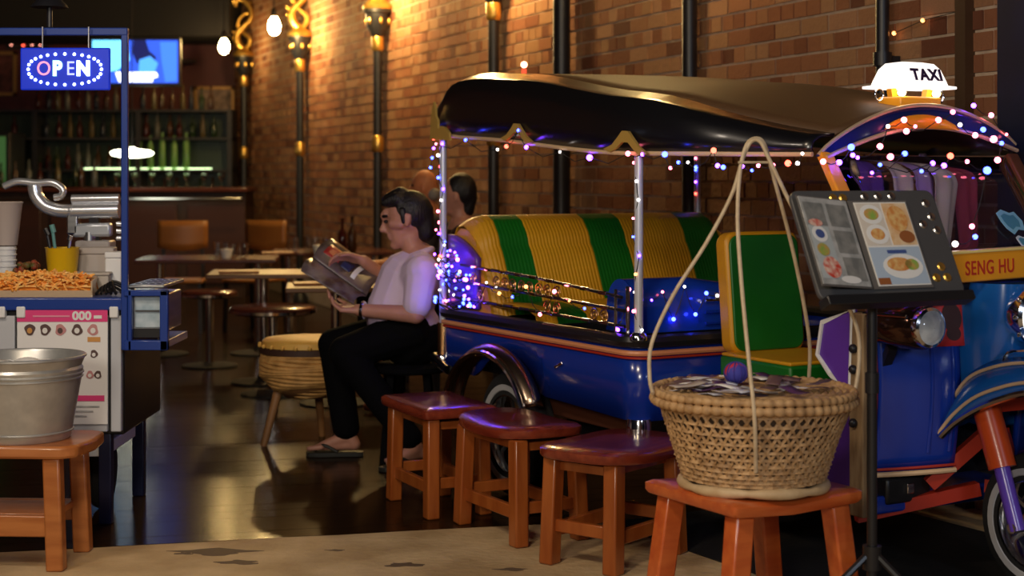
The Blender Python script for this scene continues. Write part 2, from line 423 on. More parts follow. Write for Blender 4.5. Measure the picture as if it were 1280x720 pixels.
# ------------------------------------------------------------------ pendant lamps
def pendant(D, strength, label, z=2.97):
    p = wall_pt(D, 0, .50)
    t = thing('pendant_lamp', label, 'pendant lamp', (p.x, p.y, z), 0, 'bare pendant lamps along the wall')
    m = MB(); m.lathe([(.001,-.10),(.04,-.085),(.062,-.04),(.066,0),(.05,.05),(.03,.085),(.02,.1)], 16); m.build('bulb', glow('warm_bulb_%d' % int(strength), (1,.66,.25), strength), t)
    m = MB(); m.lathe([(.03,.09),(.034,.10),(.03,.17),(.012,.19)], 12); m.build('socket', M_black, t)
    m = MB(); m.tube([(0,0,.18),(0,0,4.295-z)], .008, 6); m.build('cord', M_black, t)
pendant(19.75, 95, 'glowing pendant bulb hanging low near the television')
pendant(17.1, 420, 'glowing pendant bulb hanging beside the second lamp post')
for D, s_, lab in ((14.2, 620, 'pendant bulb high between the second and third lamp posts'), (11.5, 460, 'pendant bulb high above the rear of the tuk-tuk'), (8.7, 150, 'pendant bulb high above the middle of the tuk-tuk')):
    pendant(D, s_, lab, 3.12)

# ------------------------------------------------------------------ the bar at the back
bar = thing('bar_counter', 'dark timber bar counter across the back of the restaurant', 'bar', (-5.0,18.6,0))
m = MB(); m.box((0,0,.6),(3.9,.6,1.2)); m.build('body', mat('bar_brown',(.03,.012,.006),.5,col2=(.05,.018,.009),scale=3,stretch=(6,6,1)), bar)
m = MB(); m.box((0,-.05,1.225),(4.0,.8,.05)); m.build('counter_top', M_tabled, bar, bevel=.008)
for k in range(5):
    m = MB(); m.box((-1.5+.78*k,-.315,.6),(.66,.03,.9)); m.build('panel', mat('bar_panel',(.05,.014,.008),.45), bar, bevel=.006)
m = MB(); m.tube([(-1.95,-.55,1.0+.12),(1.95,-.55,1.12)], .014, 8); m.build('rail', M_steel, bar)
shelf = thing('back_bar_shelf', 'tall dark back bar shelf holding rows of bottles', 'shelf', (-5.3,20.3,0))
for x in (-2.0,-.7,.6,1.75):
    m = MB(); m.box((x,0,1.1),(.06,.4,2.2)); m.build('upright', M_dark, shelf)
SZ = (1.05,1.45,1.85,2.2)
for z in SZ:
    m = MB(); m.box((-.12,0,z),(3.8,.42,.03)); m.build('shelf_board', M_dark, shelf)
m = MB(); m.box((-.12,.21,1.1),(3.8,.02,2.2)); m.build('back_panel', mat('back_bar_green',(.02,.035,.02),.4), shelf)
m = MB(); m.box((-.12,0,.5),(3.8,.42,1.0)); m.build('cupboard', M_dark, shelf)
m = MB(); m.box((.72,-.17,1.47),(1.6,.02,.02)); m.build('light_strip', glow('shelf_strip',(.75,1,.5),3.2), shelf)
BOT = [mat('bottle_%d'%i, c, .1, trans=.35) for i, c in enumerate(((.02,.045,.016),(.06,.022,.008),(.14,.14,.13),(.07,.011,.009),(.02,.026,.045),(.12,.09,.035)))]
def bottle_mesh(i):
    m = MB(); h = .26+.02*(i%3); m.lathe([(.03,0),(.036,.01),(.036,h*.58),(.014,h*.74),(.013,h),(.016,h+.005),(.016,h+.02),(.001,h+.02)], 10); return m.mesh('bottle', BOT[i])
bms = [bottle_mesh(i) for i in range(6)]
BCOL = ('green','brown','clear','red','blue grey','amber'); nb = 0; pz_ = 0
def ORD(n): return str(n)+('th' if 10 < n % 100 < 14 else {1:'st',2:'nd',3:'rd'}.get(n % 10, 'th'))
def bottle(x, y, z, k, label, group):
    o = bpy.data.objects.new('bottle', bms[k]); C.objects.link(o); o.location = (x,y,z); tag(o, label, 'bottle', group); return o
for z, lab, xs in ((2.215,'bottle on the top board of the back bar shelf',[-6.1+.12*k for k in range(22)]),
                   (1.865,'bottle on the third board of the back bar shelf',[-6.3+.14*k for k in range(20)]),
                   (1.465,'bottle on the second board of the back bar shelf',[-6.4+.13*k for k in range(14)]),
                   (1.065,'bottle on the lowest board of the back bar shelf',[-6.5+.15*k for k in range(20)])):
    for x in xs:
        if min(abs(x+5.4-u_) for u_ in (-2.0,-.7,.6,1.75)) < .07 or x > -3.75: continue
        if z > 1.4 and z < 1.5 and x > -4.95: continue
        nb = nb+1 if z == pz_ else 1; pz_ = z; kk = rnd.randrange(6)
        bottle(x+rnd.uniform(-.015,.015), 20.25, z, kk, BCOL[kk]+' bottle, '+ORD(nb)+' from the left '+lab[7:], lab.replace('bottle','bottles'))
for k in range(6):
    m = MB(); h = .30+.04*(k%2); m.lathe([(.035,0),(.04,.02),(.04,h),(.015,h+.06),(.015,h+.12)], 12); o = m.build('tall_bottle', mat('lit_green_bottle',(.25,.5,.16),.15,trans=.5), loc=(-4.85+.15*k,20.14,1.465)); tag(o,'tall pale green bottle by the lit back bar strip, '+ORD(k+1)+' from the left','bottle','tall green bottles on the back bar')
for k in range(9):
    bottle(-5.9+.13*k+rnd.uniform(-.03,.03), 18.6+rnd.uniform(-.15,.15), 1.25, k % 6, BCOL[k % 6]+' bottle, '+ORD(k+1)+' from the left on the bar counter', 'bottles on the bar counter')
for k in range(7):
    m = MB(); m.lathe([(.03,0),(.035,.004),(.006,.01),(.005,.07),(.034,.11),(.04,.17),(.037,.17),(.03,.115),(.002,.09)], 12); o = m.build('wine_glass', M_glass, loc=(-4.55+.2*k,18.45,1.25)); tag(o,'stemmed glass, '+ORD(k+1)+' from the left on the bar counter','glass','stemmed glasses on the bar')
q = P(165,192,17.5); t = thing('bar_lamp', 'bright oval pendant shade glowing over the bar counter', 'pendant lamp', q)
m = MB(); m.lathe([(.001,-.045),(.12,-.04),(.21,-.02),(.235,.01),(.19,.035),(.06,.05),(.02,.07)], 24); m.build('shade', glow('bar_shade',(1,.98,.72),9), t)
m = MB(); m.tube([(0,0,.06),(0,0,4.3-q.z-.01)], .006, 6); m.build('cord', M_black, t)
# television
q = P(169,77,18.0); tv = thing('television', 'flat television showing a bright blue picture above the bar', 'television', q)
m = MB(); m.box((0,.04,0),(1.02,.07,.56)); m.build('case', M_black, tv, bevel=.01)
scr = MB(); scr.box((0,-.001,.0),(.96,.012,.48)); scr = scr.build('screen', glow('tv_blue',(.03,.10,.75),1.6), tv)
def patch(poly, m, parent, y, name='picture_area', h=.002):
    b_ = MB(); b_.prism(poly, h, frame_M((0,y,0),(1,0,0),(0,0,1),(0,-1,0))); return b_.build(name, m, parent, angle=0)
patch([(-.48,.24),(-.10,.24),(-.06,.02),(-.2,-.1),(-.36,-.12),(-.40,.12),(-.48,.14)], glow('tv_cyan',(.16,.62,1),2.2), scr, -.008)
patch([(-.02,.24),(.12,.24),(.16,.12),(.24,.05),(.2,-.06),(.02,-.02),(-.03,.1)], glow('tv_dark',(.01,.015,.12),1), scr, -.009)
patch([(.05,.02),(.17,.06),(.26,-.02),(.22,-.12),(.04,-.12)], glow('tv_sky',(.08,.35,1),1.8), scr, -.0105)
patch([(.28,.22),(.47,.22),(.47,-.22),(.34,-.23),(.30,.0)], glow('tv_blue2',(.04,.16,1),2.0), scr, -.0095)
patch([(-.22,-.12),(.24,-.12),(.26,-.17),(.2,-.19),(.2,-.23),(-.18,-.23),(-.2,-.18)], glow('tv_caption',(.95,.97,1),2.6), scr, -.0125)
m = MB(); m.bar((0,.08,0),(0,3.35,.25),.06); m.build('bracket', M_iron, tv)
# small red lit letters and framed picture on the maroon wall
q = P(34,52,21.45); t = thing('red_neon_sign', 'small red neon sign glowing behind the cart sign', 'sign', q)
m = MB(); m.box((0,.03,0),(.56,.03,.2)); m.build('backboard', M_black, t)
for k, pts in enumerate(([(-.22,-.05),(-.16,.06),(-.1,.04)],[(-.08,.07),(-.02,.0),(-.06,-.06)],[(.06,-.05),(.12,.07),(.18,-.05)],[(.17,.0),(.24,.05)])):
    m = MB(); m.tube([(x,0,z) for x,z in pts], .014, 6); m.build('neon_tube', glow('neon_red' if k%2 else 'neon_pink',(1,.10,.05) if k%2 else (1,.35,.25),5), t)
for px, py, w_, h_, lab, c in ((3,92,.34,.55,'framed picture on the maroon wall at the left edge',(.13,.03,.03)),(268,125,.5,.32,'small pale painting on the dark wall right of the television',(.30,.2,.17))):
    q = P(px,py,21.44); t = thing('framed_picture', lab, 'picture', q)
    m = MB(); m.box((0,.02,0),(w_,.03,h_)); m.build('canvas', mat('canvas_%d'%px,c,.7,col2=tuple(x*.3 for x in c),scale=9), t)
    m = MB()
    for sx in (-1,1): m.box((sx*w_/2,0,0),(.04,.05,h_+.04)); 
    for sz in (-1,1): m.box((0,0,sz*h_/2),(w_+.04,.05,.04))
    m.build('frame', mat('brass_frame',(.4,.22,.08),.4,.6), t)
q = P(2,175,19.0); t = thing('lit_fridge', 'green lit drinks fridge at the far left edge', 'fridge', (q.x-.35,q.y,0))
m = MB(); m.box((0,.3,.95),(.9,.6,1.9)); m.build('cabinet', M_black, t, bevel=.01)
m = MB(); m.box((0,-.005,1.15),(.8,.02,1.4)); d = m.build('door', glow('fridge_green',(.10,.26,.07),.35), t)
m = MB(); m.box((.36,-.03,1.15),(.025,.03,.5)); m.build('handle', M_steel, d)

# ------------------------------------------------------------------ tables, chairs and stools in the dining room
def table(px, py, D, w_, d_, m_top, label, z=.75, rz=0, post=1):
    q = P(px, py, D); t = thing('dining_table', label, 'table', (q.x, D, 0), rz, 'dining tables')
    m = MB(); m.box((0,0,z-.014),(w_,d_,.028)); m.build('table_top', m_top, t, bevel=.006)
    xs = (0,) if post == 1 else (-w_*.36, w_*.36)
    for x in xs:
        m = MB(); m.tube([(x,0,.03),(x,0,z-.04)], .032, 12); m.build('post', M_chrome, t)
        m = MB(); m.lathe([(.22,0),(.22,.012),(.05,.03),(.035,.06)], 20, Matrix.Translation((x,0,0))); m.build('base', M_rubber, t)
    return t
table(262, 320, 12.4, 1.05, .75, M_tabled, 'dark red dining table left of the room on two chrome posts', rz=.1, post=2)
table(415, 318, 13.6, 1.0, .8, M_tabled, 'dark red dining table under the second lamp post', rz=.15, post=2)
table(330, 341, 10.7, .72, .62, M_tablel, 'light wood dining table behind the drum stool on a chrome post', z=.74, rz=.1)
table(420, 352, 9.7, .6, .55, M_tablel, 'light wood dining table partly hidden by the magazine', z=.72, rz=.12)
def dining_chair(px, D, rz, label):
    q = P(px, 300, D); t = thing('dining_chair', label, 'chair', (q.x, D, 0), rz, 'plywood dining chairs')
    m = MB(); m.box((0,0,.45),(.42,.42,.03)); m.build('seat', M_chairw, t, bevel=.01)
    def f(u, v):
        x = (u-.5)*.44; return (x, .20-.05*math.cos((u-.5)*2.4), .74+.24*v-.03*math.cos((u-.5)*PI)*(1-v))
    m = MB(); m.grid(f, 10, 4); m.build('backrest', M_chairw, t, solid=.018)
    for sx in (-1,1):
        m = MB(); m.bar((sx*.19,-.18,0),(sx*.18,-.17,.44),.03); m.build('leg', M_iron, t)
        m = MB(); m.bar((sx*.19,.22,0),(sx*.17,.17,.78),.03); m.build('leg', M_iron, t)
    return t
dining_chair(226, 14.2, .1, 'plywood chair with curved backrest at the left of the dark red table')
dining_chair(318, 14.3, -.5, 'plywood chair with tilted square backrest beyond the glasses')
def round_stool(px, D, z, label, r=.25):
    q = P(px, 300, D); t = thing('round_stool', label, 'stool', (q.x, D, 0), 0, 'round stools in the dining room')
    m = MB(); m.lathe([(.001,z-.05),(r-.02,z-.05),(r,z-.035),(r,z-.01),(r-.015,z),(.001,z)], 28); m.build('seat', mat('dark_red_vinyl',(.09,.02,.014),.2), t)
    m = MB(); m.lathe([(r,z-.04),(r+.007,z-.04),(r+.007,z-.022),(r,z-.022)], 28, cap=False); m.build('chrome_band', M_chrome, t)
    m = MB(); m.tube([(0,0,.02),(0,0,z-.05)], .03, 12); m.build('post', M_chrome, t)
    m = MB(); m.lathe([(.2,0),(.2,.012),(.04,.03)], 24); m.build('base', M_rubber, t)
    return t
round_stool(341, 10.1, .56, 'round dark stool with chrome band in front of the light wood table', .27)
round_stool(262, 11.6, .55, 'round dark stool left of the chrome table post', .2)
for k, (px, py, D, h) in enumerate(((272,300,12.5,.11),(282,300,12.3,.12),(292,301,12.4,.1),(305,300,12.2,.12),(368,299,13.2,.12),(385,300,13.0,.14),(394,300,13.3,.11),(408,300,13.1,.12))):
    q = P(px, py, D); m = MB(); m.lathe([(.028,0),(.036,h),(.033,h),(.026,.008),(.001,.008)], 14)
    tag(m.build('drinking_glass', M_glass, loc=(q.x, D, .751)), 'clear drinking glass, '+ORD(k+1)+' from the left on the dark red tables', 'glass', 'glasses on the dark red tables')
for px, D, lab in ((283,12.25,'white napkin holder on the left dark red table'),(398,12.95,'white cup on the dark red table beside the magazine')):
    q = P(px,300,D); t = thing('napkin_cup', lab, 'cup', (q.x,D,.751))
    m = MB(); m.lathe([(.035,0),(.05,.07),(.046,.07),(.03,.01),(.001,.01)], 16); m.build('cup', M_white, t)
    m = MB(); m.lathe([(.001,.075),(.03,.07),(.035,.055),(.001,.05)], 12); m.build('napkin', M_paper, t)
for k, (px, py, D) in enumerate(((348,317,13.0),(300,343,10.6),(395,352,9.75))):
    q = P(px, py, D); m = MB(); m.box((0,0,.008),(.26,.18,.016)); z_ = (.75,.74,.72)[k]
    tag(m.build('wooden_board', M_chairw, loc=(q.x, D-.05, z_+.0005), rz=.2, bevel=.003), ('wooden serving board on the far dark red table','wooden serving board on the light wood table','wooden serving board on the table behind the magazine')[k], 'board', 'wooden serving boards')
# dark bottle on table
for px, D, lab in ((440,13.1,'dark sauce bottle on the far dark red table'),(428,13.3,'small sauce bottle on the far dark red table')):
    q = P(px,300,D); o = bottle(q.x, D, .751, 1 if px==440 else 3, lab, 'sauce bottles on the tables')

# ------------------------------------------------------------------ drum stool
q = P(386, 420, 8.25); t = thing('drum_stool', 'drum shaped stool with yellow hide top and rope bound bowl', 'stool', (q.x, 8.25, 0))
m = MB(); m.lathe([(.001,.545),(.225,.545),(.238,.535),(.240,.50),(.22,.495)], 36); m.build('hide_top', M_drumtop, t)
m = MB(); m.lathe([(.241,.507),(.25,.503),(.25,.475),(.236,.47)], 36, cap=False); m.build('leather_band', mat('dark_leather',(.05,.02,.012),.6), t)
for k in range(22):
    aa = 2*PI*k/22; m = MB(); m.ball((.252*math.cos(aa), .252*math.sin(aa), .515), .011, 8, 6); m.build('stud', M_drumtop, t)
for k in range(13):
    z = .465-.0165*k; r = .235+.02*math.sin(k/12*PI)-.10*(k/12)**3
    pts = [(r*math.cos(aa)+.004*math.sin(5*aa+k), r*math.sin(aa), z+.006*math.sin(3*aa+k*1.3)) for aa in [2*PI*i/36 for i in range(36)]]
    m = MB(); m.tube(pts, .011, 7, closed=True); m.build('rope_coil', M_drum, t)
m = MB(); m.lathe([(.001,.24),(.12,.245),(.2,.3),(.23,.38),(.23,.47)], 30); m.build('bowl', mat('drum_wood',(.2,.09,.03),.6), t)
for k in range(3):
    aa = R_(200+120*k); c_, s_ = math.cos(aa), math.sin(aa)
    m = MB(); m.tube([(.16*c_,.16*s_,.28),(.235*c_,.235*s_,0)], [.024,.017], 10); m.build('leg', mat('drum_leg',(.30,.14,.05),.5), t)
# ------------------------------------------------------------------ the tuk-tuk: local x forward, y to its left, z up
TKA = R_(-60.4); TKO = Vector((.556, 7.375, 0))
tk = thing('tuk_tuk', 'blue three-wheeled taxi with striped green and yellow bench hung with fairy lights', 'tuk-tuk', TKO, TKA)
TKM = Matrix.Translation(TKO) @ Matrix.Rotation(TKA, 4, 'Z'); TKI = TKM.inverted()
def on_v(px, py, v):            # the point of the plane y = v (vehicle space) behind a pixel of the photograph
    o = TKI @ Vector((0,0,EYE)); e = TKI @ P(px, py, 5); d = e-o; t = (v-o.y)/d.y; return o+d*t
def on_u(px, py, u):
    o = TKI @ Vector((0,0,EYE)); e = TKI @ P(px, py, 5); d = e-o; t = (u-o.x)/d.x; return o+d*t
HW = .75
def rrect(u0, u1, v0, v1, r, n=6, step=.05):
    out = []
    for cx, cy, a0 in ((u1-r,v0+r,-90),(u1-r,v1-r,0),(u0+r,v1-r,90),(u0+r,v0+r,180)):
        for k in range(n+1):
            a_ = R_(a0+90*k/n); out.append((cx+r*math.cos(a_), cy+r*math.sin(a_)))
    res = []
    for i, p in enumerate(out):
        q = out[(i+1)%len(out)]; L_ = math.hypot(q[0]-p[0], q[1]-p[1]); k = max(1, int(L_/step))
        for j in range(k): res.append((p[0]+(q[0]-p[0])*j/k, p[1]+(q[1]-p[1])*j/k))
    return res
U0, U1, RC = -.5, 1.13, .09
WU, WZ, WR = .143, .27, .27
def zbot(u, v):
    z = .50-.03*(u-U0)
    if abs(v) > HW-.06 and abs(u-WU) < .34: z = max(z, .30+math.sqrt(max(0, .31**2-(u-WU)**2*.83)))
    return z
def ring_wall(path, z0f, z1, off=0, thick=.02):
    m = MB(); n = len(path); vs = []
    cx, cy = (U0+U1)/2, 0
    for (x, y) in path:
        k = 1+off
        vs.append((x, y, z0f(x, y))); 
    for (x, y) in path: vs.append((x, y, z1))
    m.add(vs, [(i, (i+1)%n, n+(i+1)%n, n+i) for i in range(n)]); return m
path = rrect(U0, U1, -HW, HW, RC)
ring_wall(path, zbot, .735).build('body_tub', M_blue, tk, solid=.02)
m = MB(); m.add([(x,y,.52) for x,y in rrect(U0+.02,U1-.02,-HW+.12,HW-.12,RC)], [tuple(range(len(rrect(U0+.02,U1-.02,-HW+.12,HW-.12,RC))))]); m.build('tub_floor', M_black, tk, solid=.03, angle=0)
m = MB(); m.tube([(x,y,.752) for x,y in path], .026, 8, closed=True); m.build('black_rim', M_black, tk)
m = MB(); pp = rrect(U0-.006,U1+.006,-HW-.006,HW+.006,RC); m.tube([(x,y,.708) for x,y in pp], .011, 8, closed=True); m.build('copper_stripe', M_stripe, tk)
m = MB(); m.tube([(x,y,.69) for x,y in pp], .005, 6, closed=True); m.build('red_pinstripe', M_redrail, tk)
m = MB(); m.bar((.56,-HW-.006,.60),(.62,-HW-.006,.625),.012,.012); m.build('side_badge', M_chrome, tk, bevel=.003)
# chassis
for v in (-.34,.34):
    m = MB(); m.bar((-.5,v,.38),(2.0,v*.8,.30),.06,.09); m.build('chassis_rail', M_dark, tk)
m = MB(); m.bar((WU,-.70,.27),(WU,.70,.27),.07); m.build('rear_axle', M_dark, tk)
m = MB(); m.box((.62,-.60,.42),(.62,.08,.10)); m.build('sill_board', mat('rust_brown',(.12,.035,.015),.6), tk, bevel=.008)
m = MB(); m.lathe([(.055,0),(.05,.10),(.045,.12)],16, Matrix.Translation((1.10,-.71,.34))); m.build('jack_point', M_chrome, tk)
m = MB(); m.tube([(-.58,-.74,.53),(-.56,-.5,.53),(-.56,.5,.53),(-.58,.74,.53)], .022, 10); m.tube([(-.58,-.74,.53),(-.32,-.79,.50)], .022, 10); m.build('rear_bumper', M_chrome, tk)
# wheels
def wheel(c, R, W, parent=tk, spoke=10):
    m = MB(); Mx = Matrix.Translation(c) @ Matrix.Rotation(PI/2, 4, 'X')
    m.lathe([(R*.62,-W/2),(R*.86,-W/2),(R*.97,-W*.36),(R,-W*.15),(R,W*.15),(R*.97,W*.36),(R*.86,W/2),(R*.62,W/2)], 40, Mx, False); ty = m.build('tyre', M_rubber, parent)
    m = MB()
    for s in (-1,1): m.lathe([(R*.78,s*W*.505),(R*.79,s*W*.53),(R*.70,s*W*.53),(R*.69,s*W*.50)], 40, Mx, False)
    m.build('whitewall', mat('whitewall_grey',(.45,.45,.47),.5), ty)
    m = MB(); m.lathe([(R*.66,-W*.46),(R*.60,-W*.46),(R*.56,-W*.2),(R*.56,W*.2),(R*.60,W*.46),(R*.66,W*.46)], 40, Mx, False); rim = m.build('rim', M_chrome, parent)
    for k in range(spoke):
        a_ = 2*PI*k/spoke; m = MB(); d = Vector((math.cos(a_),0,math.sin(a_))); m.bar(Vector(c)+d*R*.12, Vector(c)+d*R*.57, .012, .012, up=(0,1,0)); m.build('spoke', M_steel, rim)
    m = MB(); m.lathe([(.001,-W*.5),(R*.2,-W*.45),(R*.24,0),(R*.2,W*.45),(.001,W*.5)], 20, Mx, False); m.build('hub', M_chrome, parent)
wheel((WU,-.695,WZ), WR, .11); wheel((WU,.695,WZ), WR, .11)
FU, FR = 2.42, .235
wheel((FU,0,FR), FR, .12, spoke=12)
# chrome rear mudguards
for sd in (-1,1):
    def f(u, v):
        a_ = R_(172-148*u) if True else 0
        rx, rz = .375, .335
        bul = math.sin(v*PI)
        return (WU+rx*math.cos(a_)*(1+.10*bul), sd*(HW+.015+.10*(1-v)-.0), .295+rz*math.sin(a_)*(1+.10*bul))
    m = MB(); m.grid(f, 26, 6); m.build('rear_mudguard', mat('brown_cast_chrome',(.50,.36,.26),.24,1), tk, solid=.012)  # brown tint puts warm reflections into the chrome's colour
    m = MB(); m.tube([(WU+.37*math.cos(R_(172-148*k/20)), sd*(HW+.115), .295+.33*math.sin(R_(172-148*k/20))) for k in range(21)], .012, 8); m.build('mudguard_edge', M_chrome, tk)

# bench: puffy pleated backrest and cushion in stripes
stripes = [(-.69,-.585,'y'),(-.585,-.435,'g'),(-.435,-.10,'y'),(-.10,.10,'g'),(.10,.445,'y'),(.445,.69,'g')]
bench = empty('bench_seat'); bench.parent = tk
for v0, v1, c in stripes:
    mm = M_yellow if c == 'y' else M_green
    npl = max(3, int((v1-v0)/.017))
    def fb(u, t):
        v = v0+(v1-v0)*u
        # profile up the backrest, over the top and down behind
        prof = [(-.06,.76),(-.09,.84),(-.135,.94),(-.18,1.04),(-.225,1.12),(-.27,1.175),(-.33,1.20),(-.40,1.19),(-.44,1.13),(-.45,1.0),(-.45,.76)]
        k = t*(len(prof)-1); i = min(int(k), len(prof)-2); fr = k-i
        x = prof[i][0]*(1-fr)+prof[i+1][0]*fr; z = prof[i][1]*(1-fr)+prof[i+1][1]*fr
        edge = max(0, abs(v)-.60)/.09
        z -= .05*edge**2; x -= .03*edge**2
        puff = (.0032 if c == 'y' else .0016)*abs(math.sin(PI*u*npl))-.008*math.exp(-((t-.33)/.03)**2) if t < .8 else 0
        return (x+puff, v, z+puff*.3)
    m = MB(); m.grid(fb, npl*6, 30); m.build('backrest_pad', mm, bench, angle=60)
    def fc(u, t):
        v = v0+(v1-v0)*u
        prof = [(-.16,.785),(-.05,.815),(.10,.82),(.22,.81),(.29,.785),(.31,.74),(.30,.66)]
        k = t*(len(prof)-1); i = min(int(k), len(prof)-2); fr = k-i
        x = prof[i][0]*(1-fr)+prof[i+1][0]*fr; z = prof[i][1]*(1-fr)+prof[i+1][1]*fr
        puff = .003*abs(math.sin(PI*u*npl)); return (x, v, z+puff)
    m = MB(); m.grid(fc, npl*6, 24); m.build('cushion_pad', mm, bench, angle=60)
for v in (-.69,.69):   # closed ends
    pr = [(-.06,.76),(-.09,.84),(-.135,.94),(-.18,1.04),(-.225,1.10),(-.29,1.145),(-.36,1.15),(-.42,1.12),(-.45,1.0),(-.45,.76)]
    m = MB(); m.add([(x-.028,v,z-.012) for x,z in pr], [tuple(range(len(pr)))]); m.build('backrest_end', M_yellow, bench, solid=.012, angle=0)
m = MB(); m.box((.08,0,.64),(.46,1.36,.22)); m.build('seat_box', M_black, bench)
# purple padded wing at the rear corner of the bench
m = MB(); m.grid(lambda u,t: (-.47+.28*u, -.715-.012*math.sin(t*PI)*math.sin(u*PI), .78+(.33-.10*u*u)*t), 10, 10); m.build('side_wing', M_purple, tk, solid=.025)

# front bulkhead of the passenger tub with a blue tank behind the driver
def ft(u, t):
    a_ = PI*t; v = -.69+.66*u
    h = (.205-.05*max(0,u-.45)/.55)
    return (1.04-.10+.10*math.cos(a_)*1.0, v, .775+h*math.sin(a_)**.55 if 0 < t < 1 else .775)
M_tank = mat('tank_blue',(.008,.05,.42),.15,coat=.6)
m = MB(); m.grid(ft, 20, 16)
m.build('blue_tank', M_tank, tk, angle=60)
for u_, nm in ((-.69,'tank_end'),(-.03,'tank_end')):
    hh = .205 if u_ < -.4 else .155
    m = MB(); m.add([(1.04-.10+.10*math.cos(PI*k/16), u_, .775+hh*(math.sin(PI*k/16)**.55 if 0<k<16 else 0)) for k in range(17)], [tuple(range(17))]); m.build(nm, M_tank, tk, angle=0, solid=.006)
for z, h in ((.80,.10),(.845,.07),(.89,.05)):
    m = MB(); m.tube([(1.048,-.36,z),(1.048,-.06,z)], .006, 6); m.build('tank_trim', M_chrome if z > .85 else M_blue, tk)
for k in range(6):
    m = MB(); m.box((1.045,-.30+.042*k,.905),(.006,.024,.03)); m.build('tank_letter_block', M_steel, tk)

# side rail with scrollwork on the near side
RV = -.735
r_top = [(-.30,RV,.975),(.35,RV,.955),(1.02,RV,.915)]; r_mid = [(-.46,RV,.905),(.35,RV,.885),(1.04,RV,.865)]; r_low = [(-.35,RV,.825),(.35,RV,.815),(1.04,RV,.805)]
for pts in (r_top, r_mid, r_low):
    m = MB(); m.tube(smooth_path(pts, 8), .0068, 8); rr = m.build('side_rail', M_black, tk)
    for k in range(9):
        t_ = .08+.1*k; i = min(int(t_*2),1); q = Vector(pts[i]).lerp(Vector(pts[i+1]), t_*2-i); q2 = q+Vector((.055,0,-.0015))
        m = MB(); m.tube([q,q2], .0082, 8); m.build('rail_sleeve', M_chrome, rr)
scm = MB(); scm.tube(smooth_path([(.03*(1-k/26)*math.cos(k*.5), 0, .03*(1-k/26)*math.sin(k*.5)) for k in range(24)], 1), .0038, 6); sc_me = scm.mesh('scroll', mat('antique_brass',(.62,.33,.13),.35,1))
for k in range(20):
    for z0 in (.925,.85):
        if (z0 > .9 and not 6 <= k <= 13 and k not in (1,3)) or (z0 < .9 and k not in (4,12,13,17,18)): continue
        o = bpy.data.objects.new('scroll', sc_me); C.objects.link(o); o.parent = tk
        o.location = (-.40+.072*k, RV, z0-.0017*k*(1 if z0 > .9 else .55)); o.scale = (1 if k%2 else -1, 1, 1)
for u_, z1 in ((-.42,1.0),(.98,.945),(1.06,.96)):
    m = MB(); m.tube([(u_,RV,.77),(u_,RV,z1)], .008, 8); m.build('rail_upright', M_chrome, tk)

# roof posts
M_post = mat('pale_post_chrome',(.72,.76,.86),.25,.35)  # chrome posts; reflected street light is put into the pale colour
def post(u, v, z0, z1, r=.017):
    m = MB(); m.tube([(u,v,z0),(u,v,z1)], r, 12); p_ = m.build('roof_post', M_post, tk)
    m = MB(); m.lathe([(.035,0),(.035,.012),(.022,.03)], 14, Matrix.Translation((u,v,z0))); m.build('post_foot', M_chrome, p_)
post(-.48,-.735,.53,1.575); post(1.12,-.725,.76,1.475); post(-.48,.72,.76,1.575); post(1.12,.72,.76,1.475)
m = MB(); m.tube([(-.48,-.735,.55),(-.48,-.735,.70)], .027, 10); m.build('brass_sleeve', mat('brass',(.8,.5,.25),.25,1), tk)

# roof: deep black valance, brown crown
def lerp_t(tab, u):
    for i in range(len(tab)-1):
        if u <= tab[i+1][0]:
            a_, b_ = tab[i], tab[i+1]; t_ = max(0,(u-a_[0])/(b_[0]-a_[0])); t_ = t_*t_*(3-2*t_)*.5+t_*.5
            return a_[1]+(b_[1]-a_[1])*t_
    return tab[-1][1]
TB = [(-.55,1.575),(-.2,1.55),(1.1,1.465),(1.84,1.455)]
TS = [(-.55,1.745),(-.50,1.80),(-.42,1.84),(-.25,1.85),(.2,1.82),(1.1,1.70),(1.84,1.53)]
TC = [(-.55,1.745),(-.45,1.815),(-.25,1.85),(.2,1.83),(1.1,1.755),(1.84,1.63)]
TW = [(-.55,.735),(1.0,.765),(1.4,.70),(1.84,.49)]
us = [-.55,-.53,-.50,-.45,-.38,-.3,-.15]+[.0+.12*k for k in range(16)]
us = [u for u in us if u < 1.84]+[1.84]
def section(u, side):
    b_, s_, c_, w_ = (lerp_t(T, u) for T in (TB,TS,TC,TW))
    pts = [(w_,b_),(w_+.008,b_+.3*(s_-b_)),(w_-.003,b_+.66*(s_-b_)),(w_-.03,b_+.90*(s_-b_)),(w_-.10,s_)]
    return [(u, side*x, z) for x, z in pts]
def crown(u):
    s_, c_, w_ = (lerp_t(T, u) for T in (TS,TC,TW)); w_ -= .10
    return [(u, w_*(-1+2*k/12), s_+(c_-s_)*math.cos((-1+2*k/12)*PI/2)) for k in range(13)]
roof = empty('roof'); roof.parent = tk
for sd, nm in ((-1,'side_valance'),(1,'side_valance')):
    secs = [section(u, sd) for u in us]; n = 5; m = MB()
    m.add([p for s_ in secs for p in s_], [(i*n+k,(i+1)*n+k,(i+1)*n+k+1,i*n+k+1) for i in range(len(us)-1) for k in range(n-1)])
    m.build(nm, M_vinyl, roof, solid=.012)
secs = [crown(u) for u in us]; n = 13; m = MB()
m.add([p for s_ in secs for p in s_], [(i*n+k,(i+1)*n+k,(i+1)*n+k+1,i*n+k+1) for i in range(len(us)-1) for k in range(n-1)])
m.build('roof_canvas', M_rooftop, roof, solid=.012)
sa = section(-.55,-1)+crown(-.55)[1:-1]+section(-.55,1)[::-1]
m = MB(); m.add(sa, [tuple(range(len(sa)))]); m.build('rear_valance', M_vinyl, roof, solid=.01, angle=0)
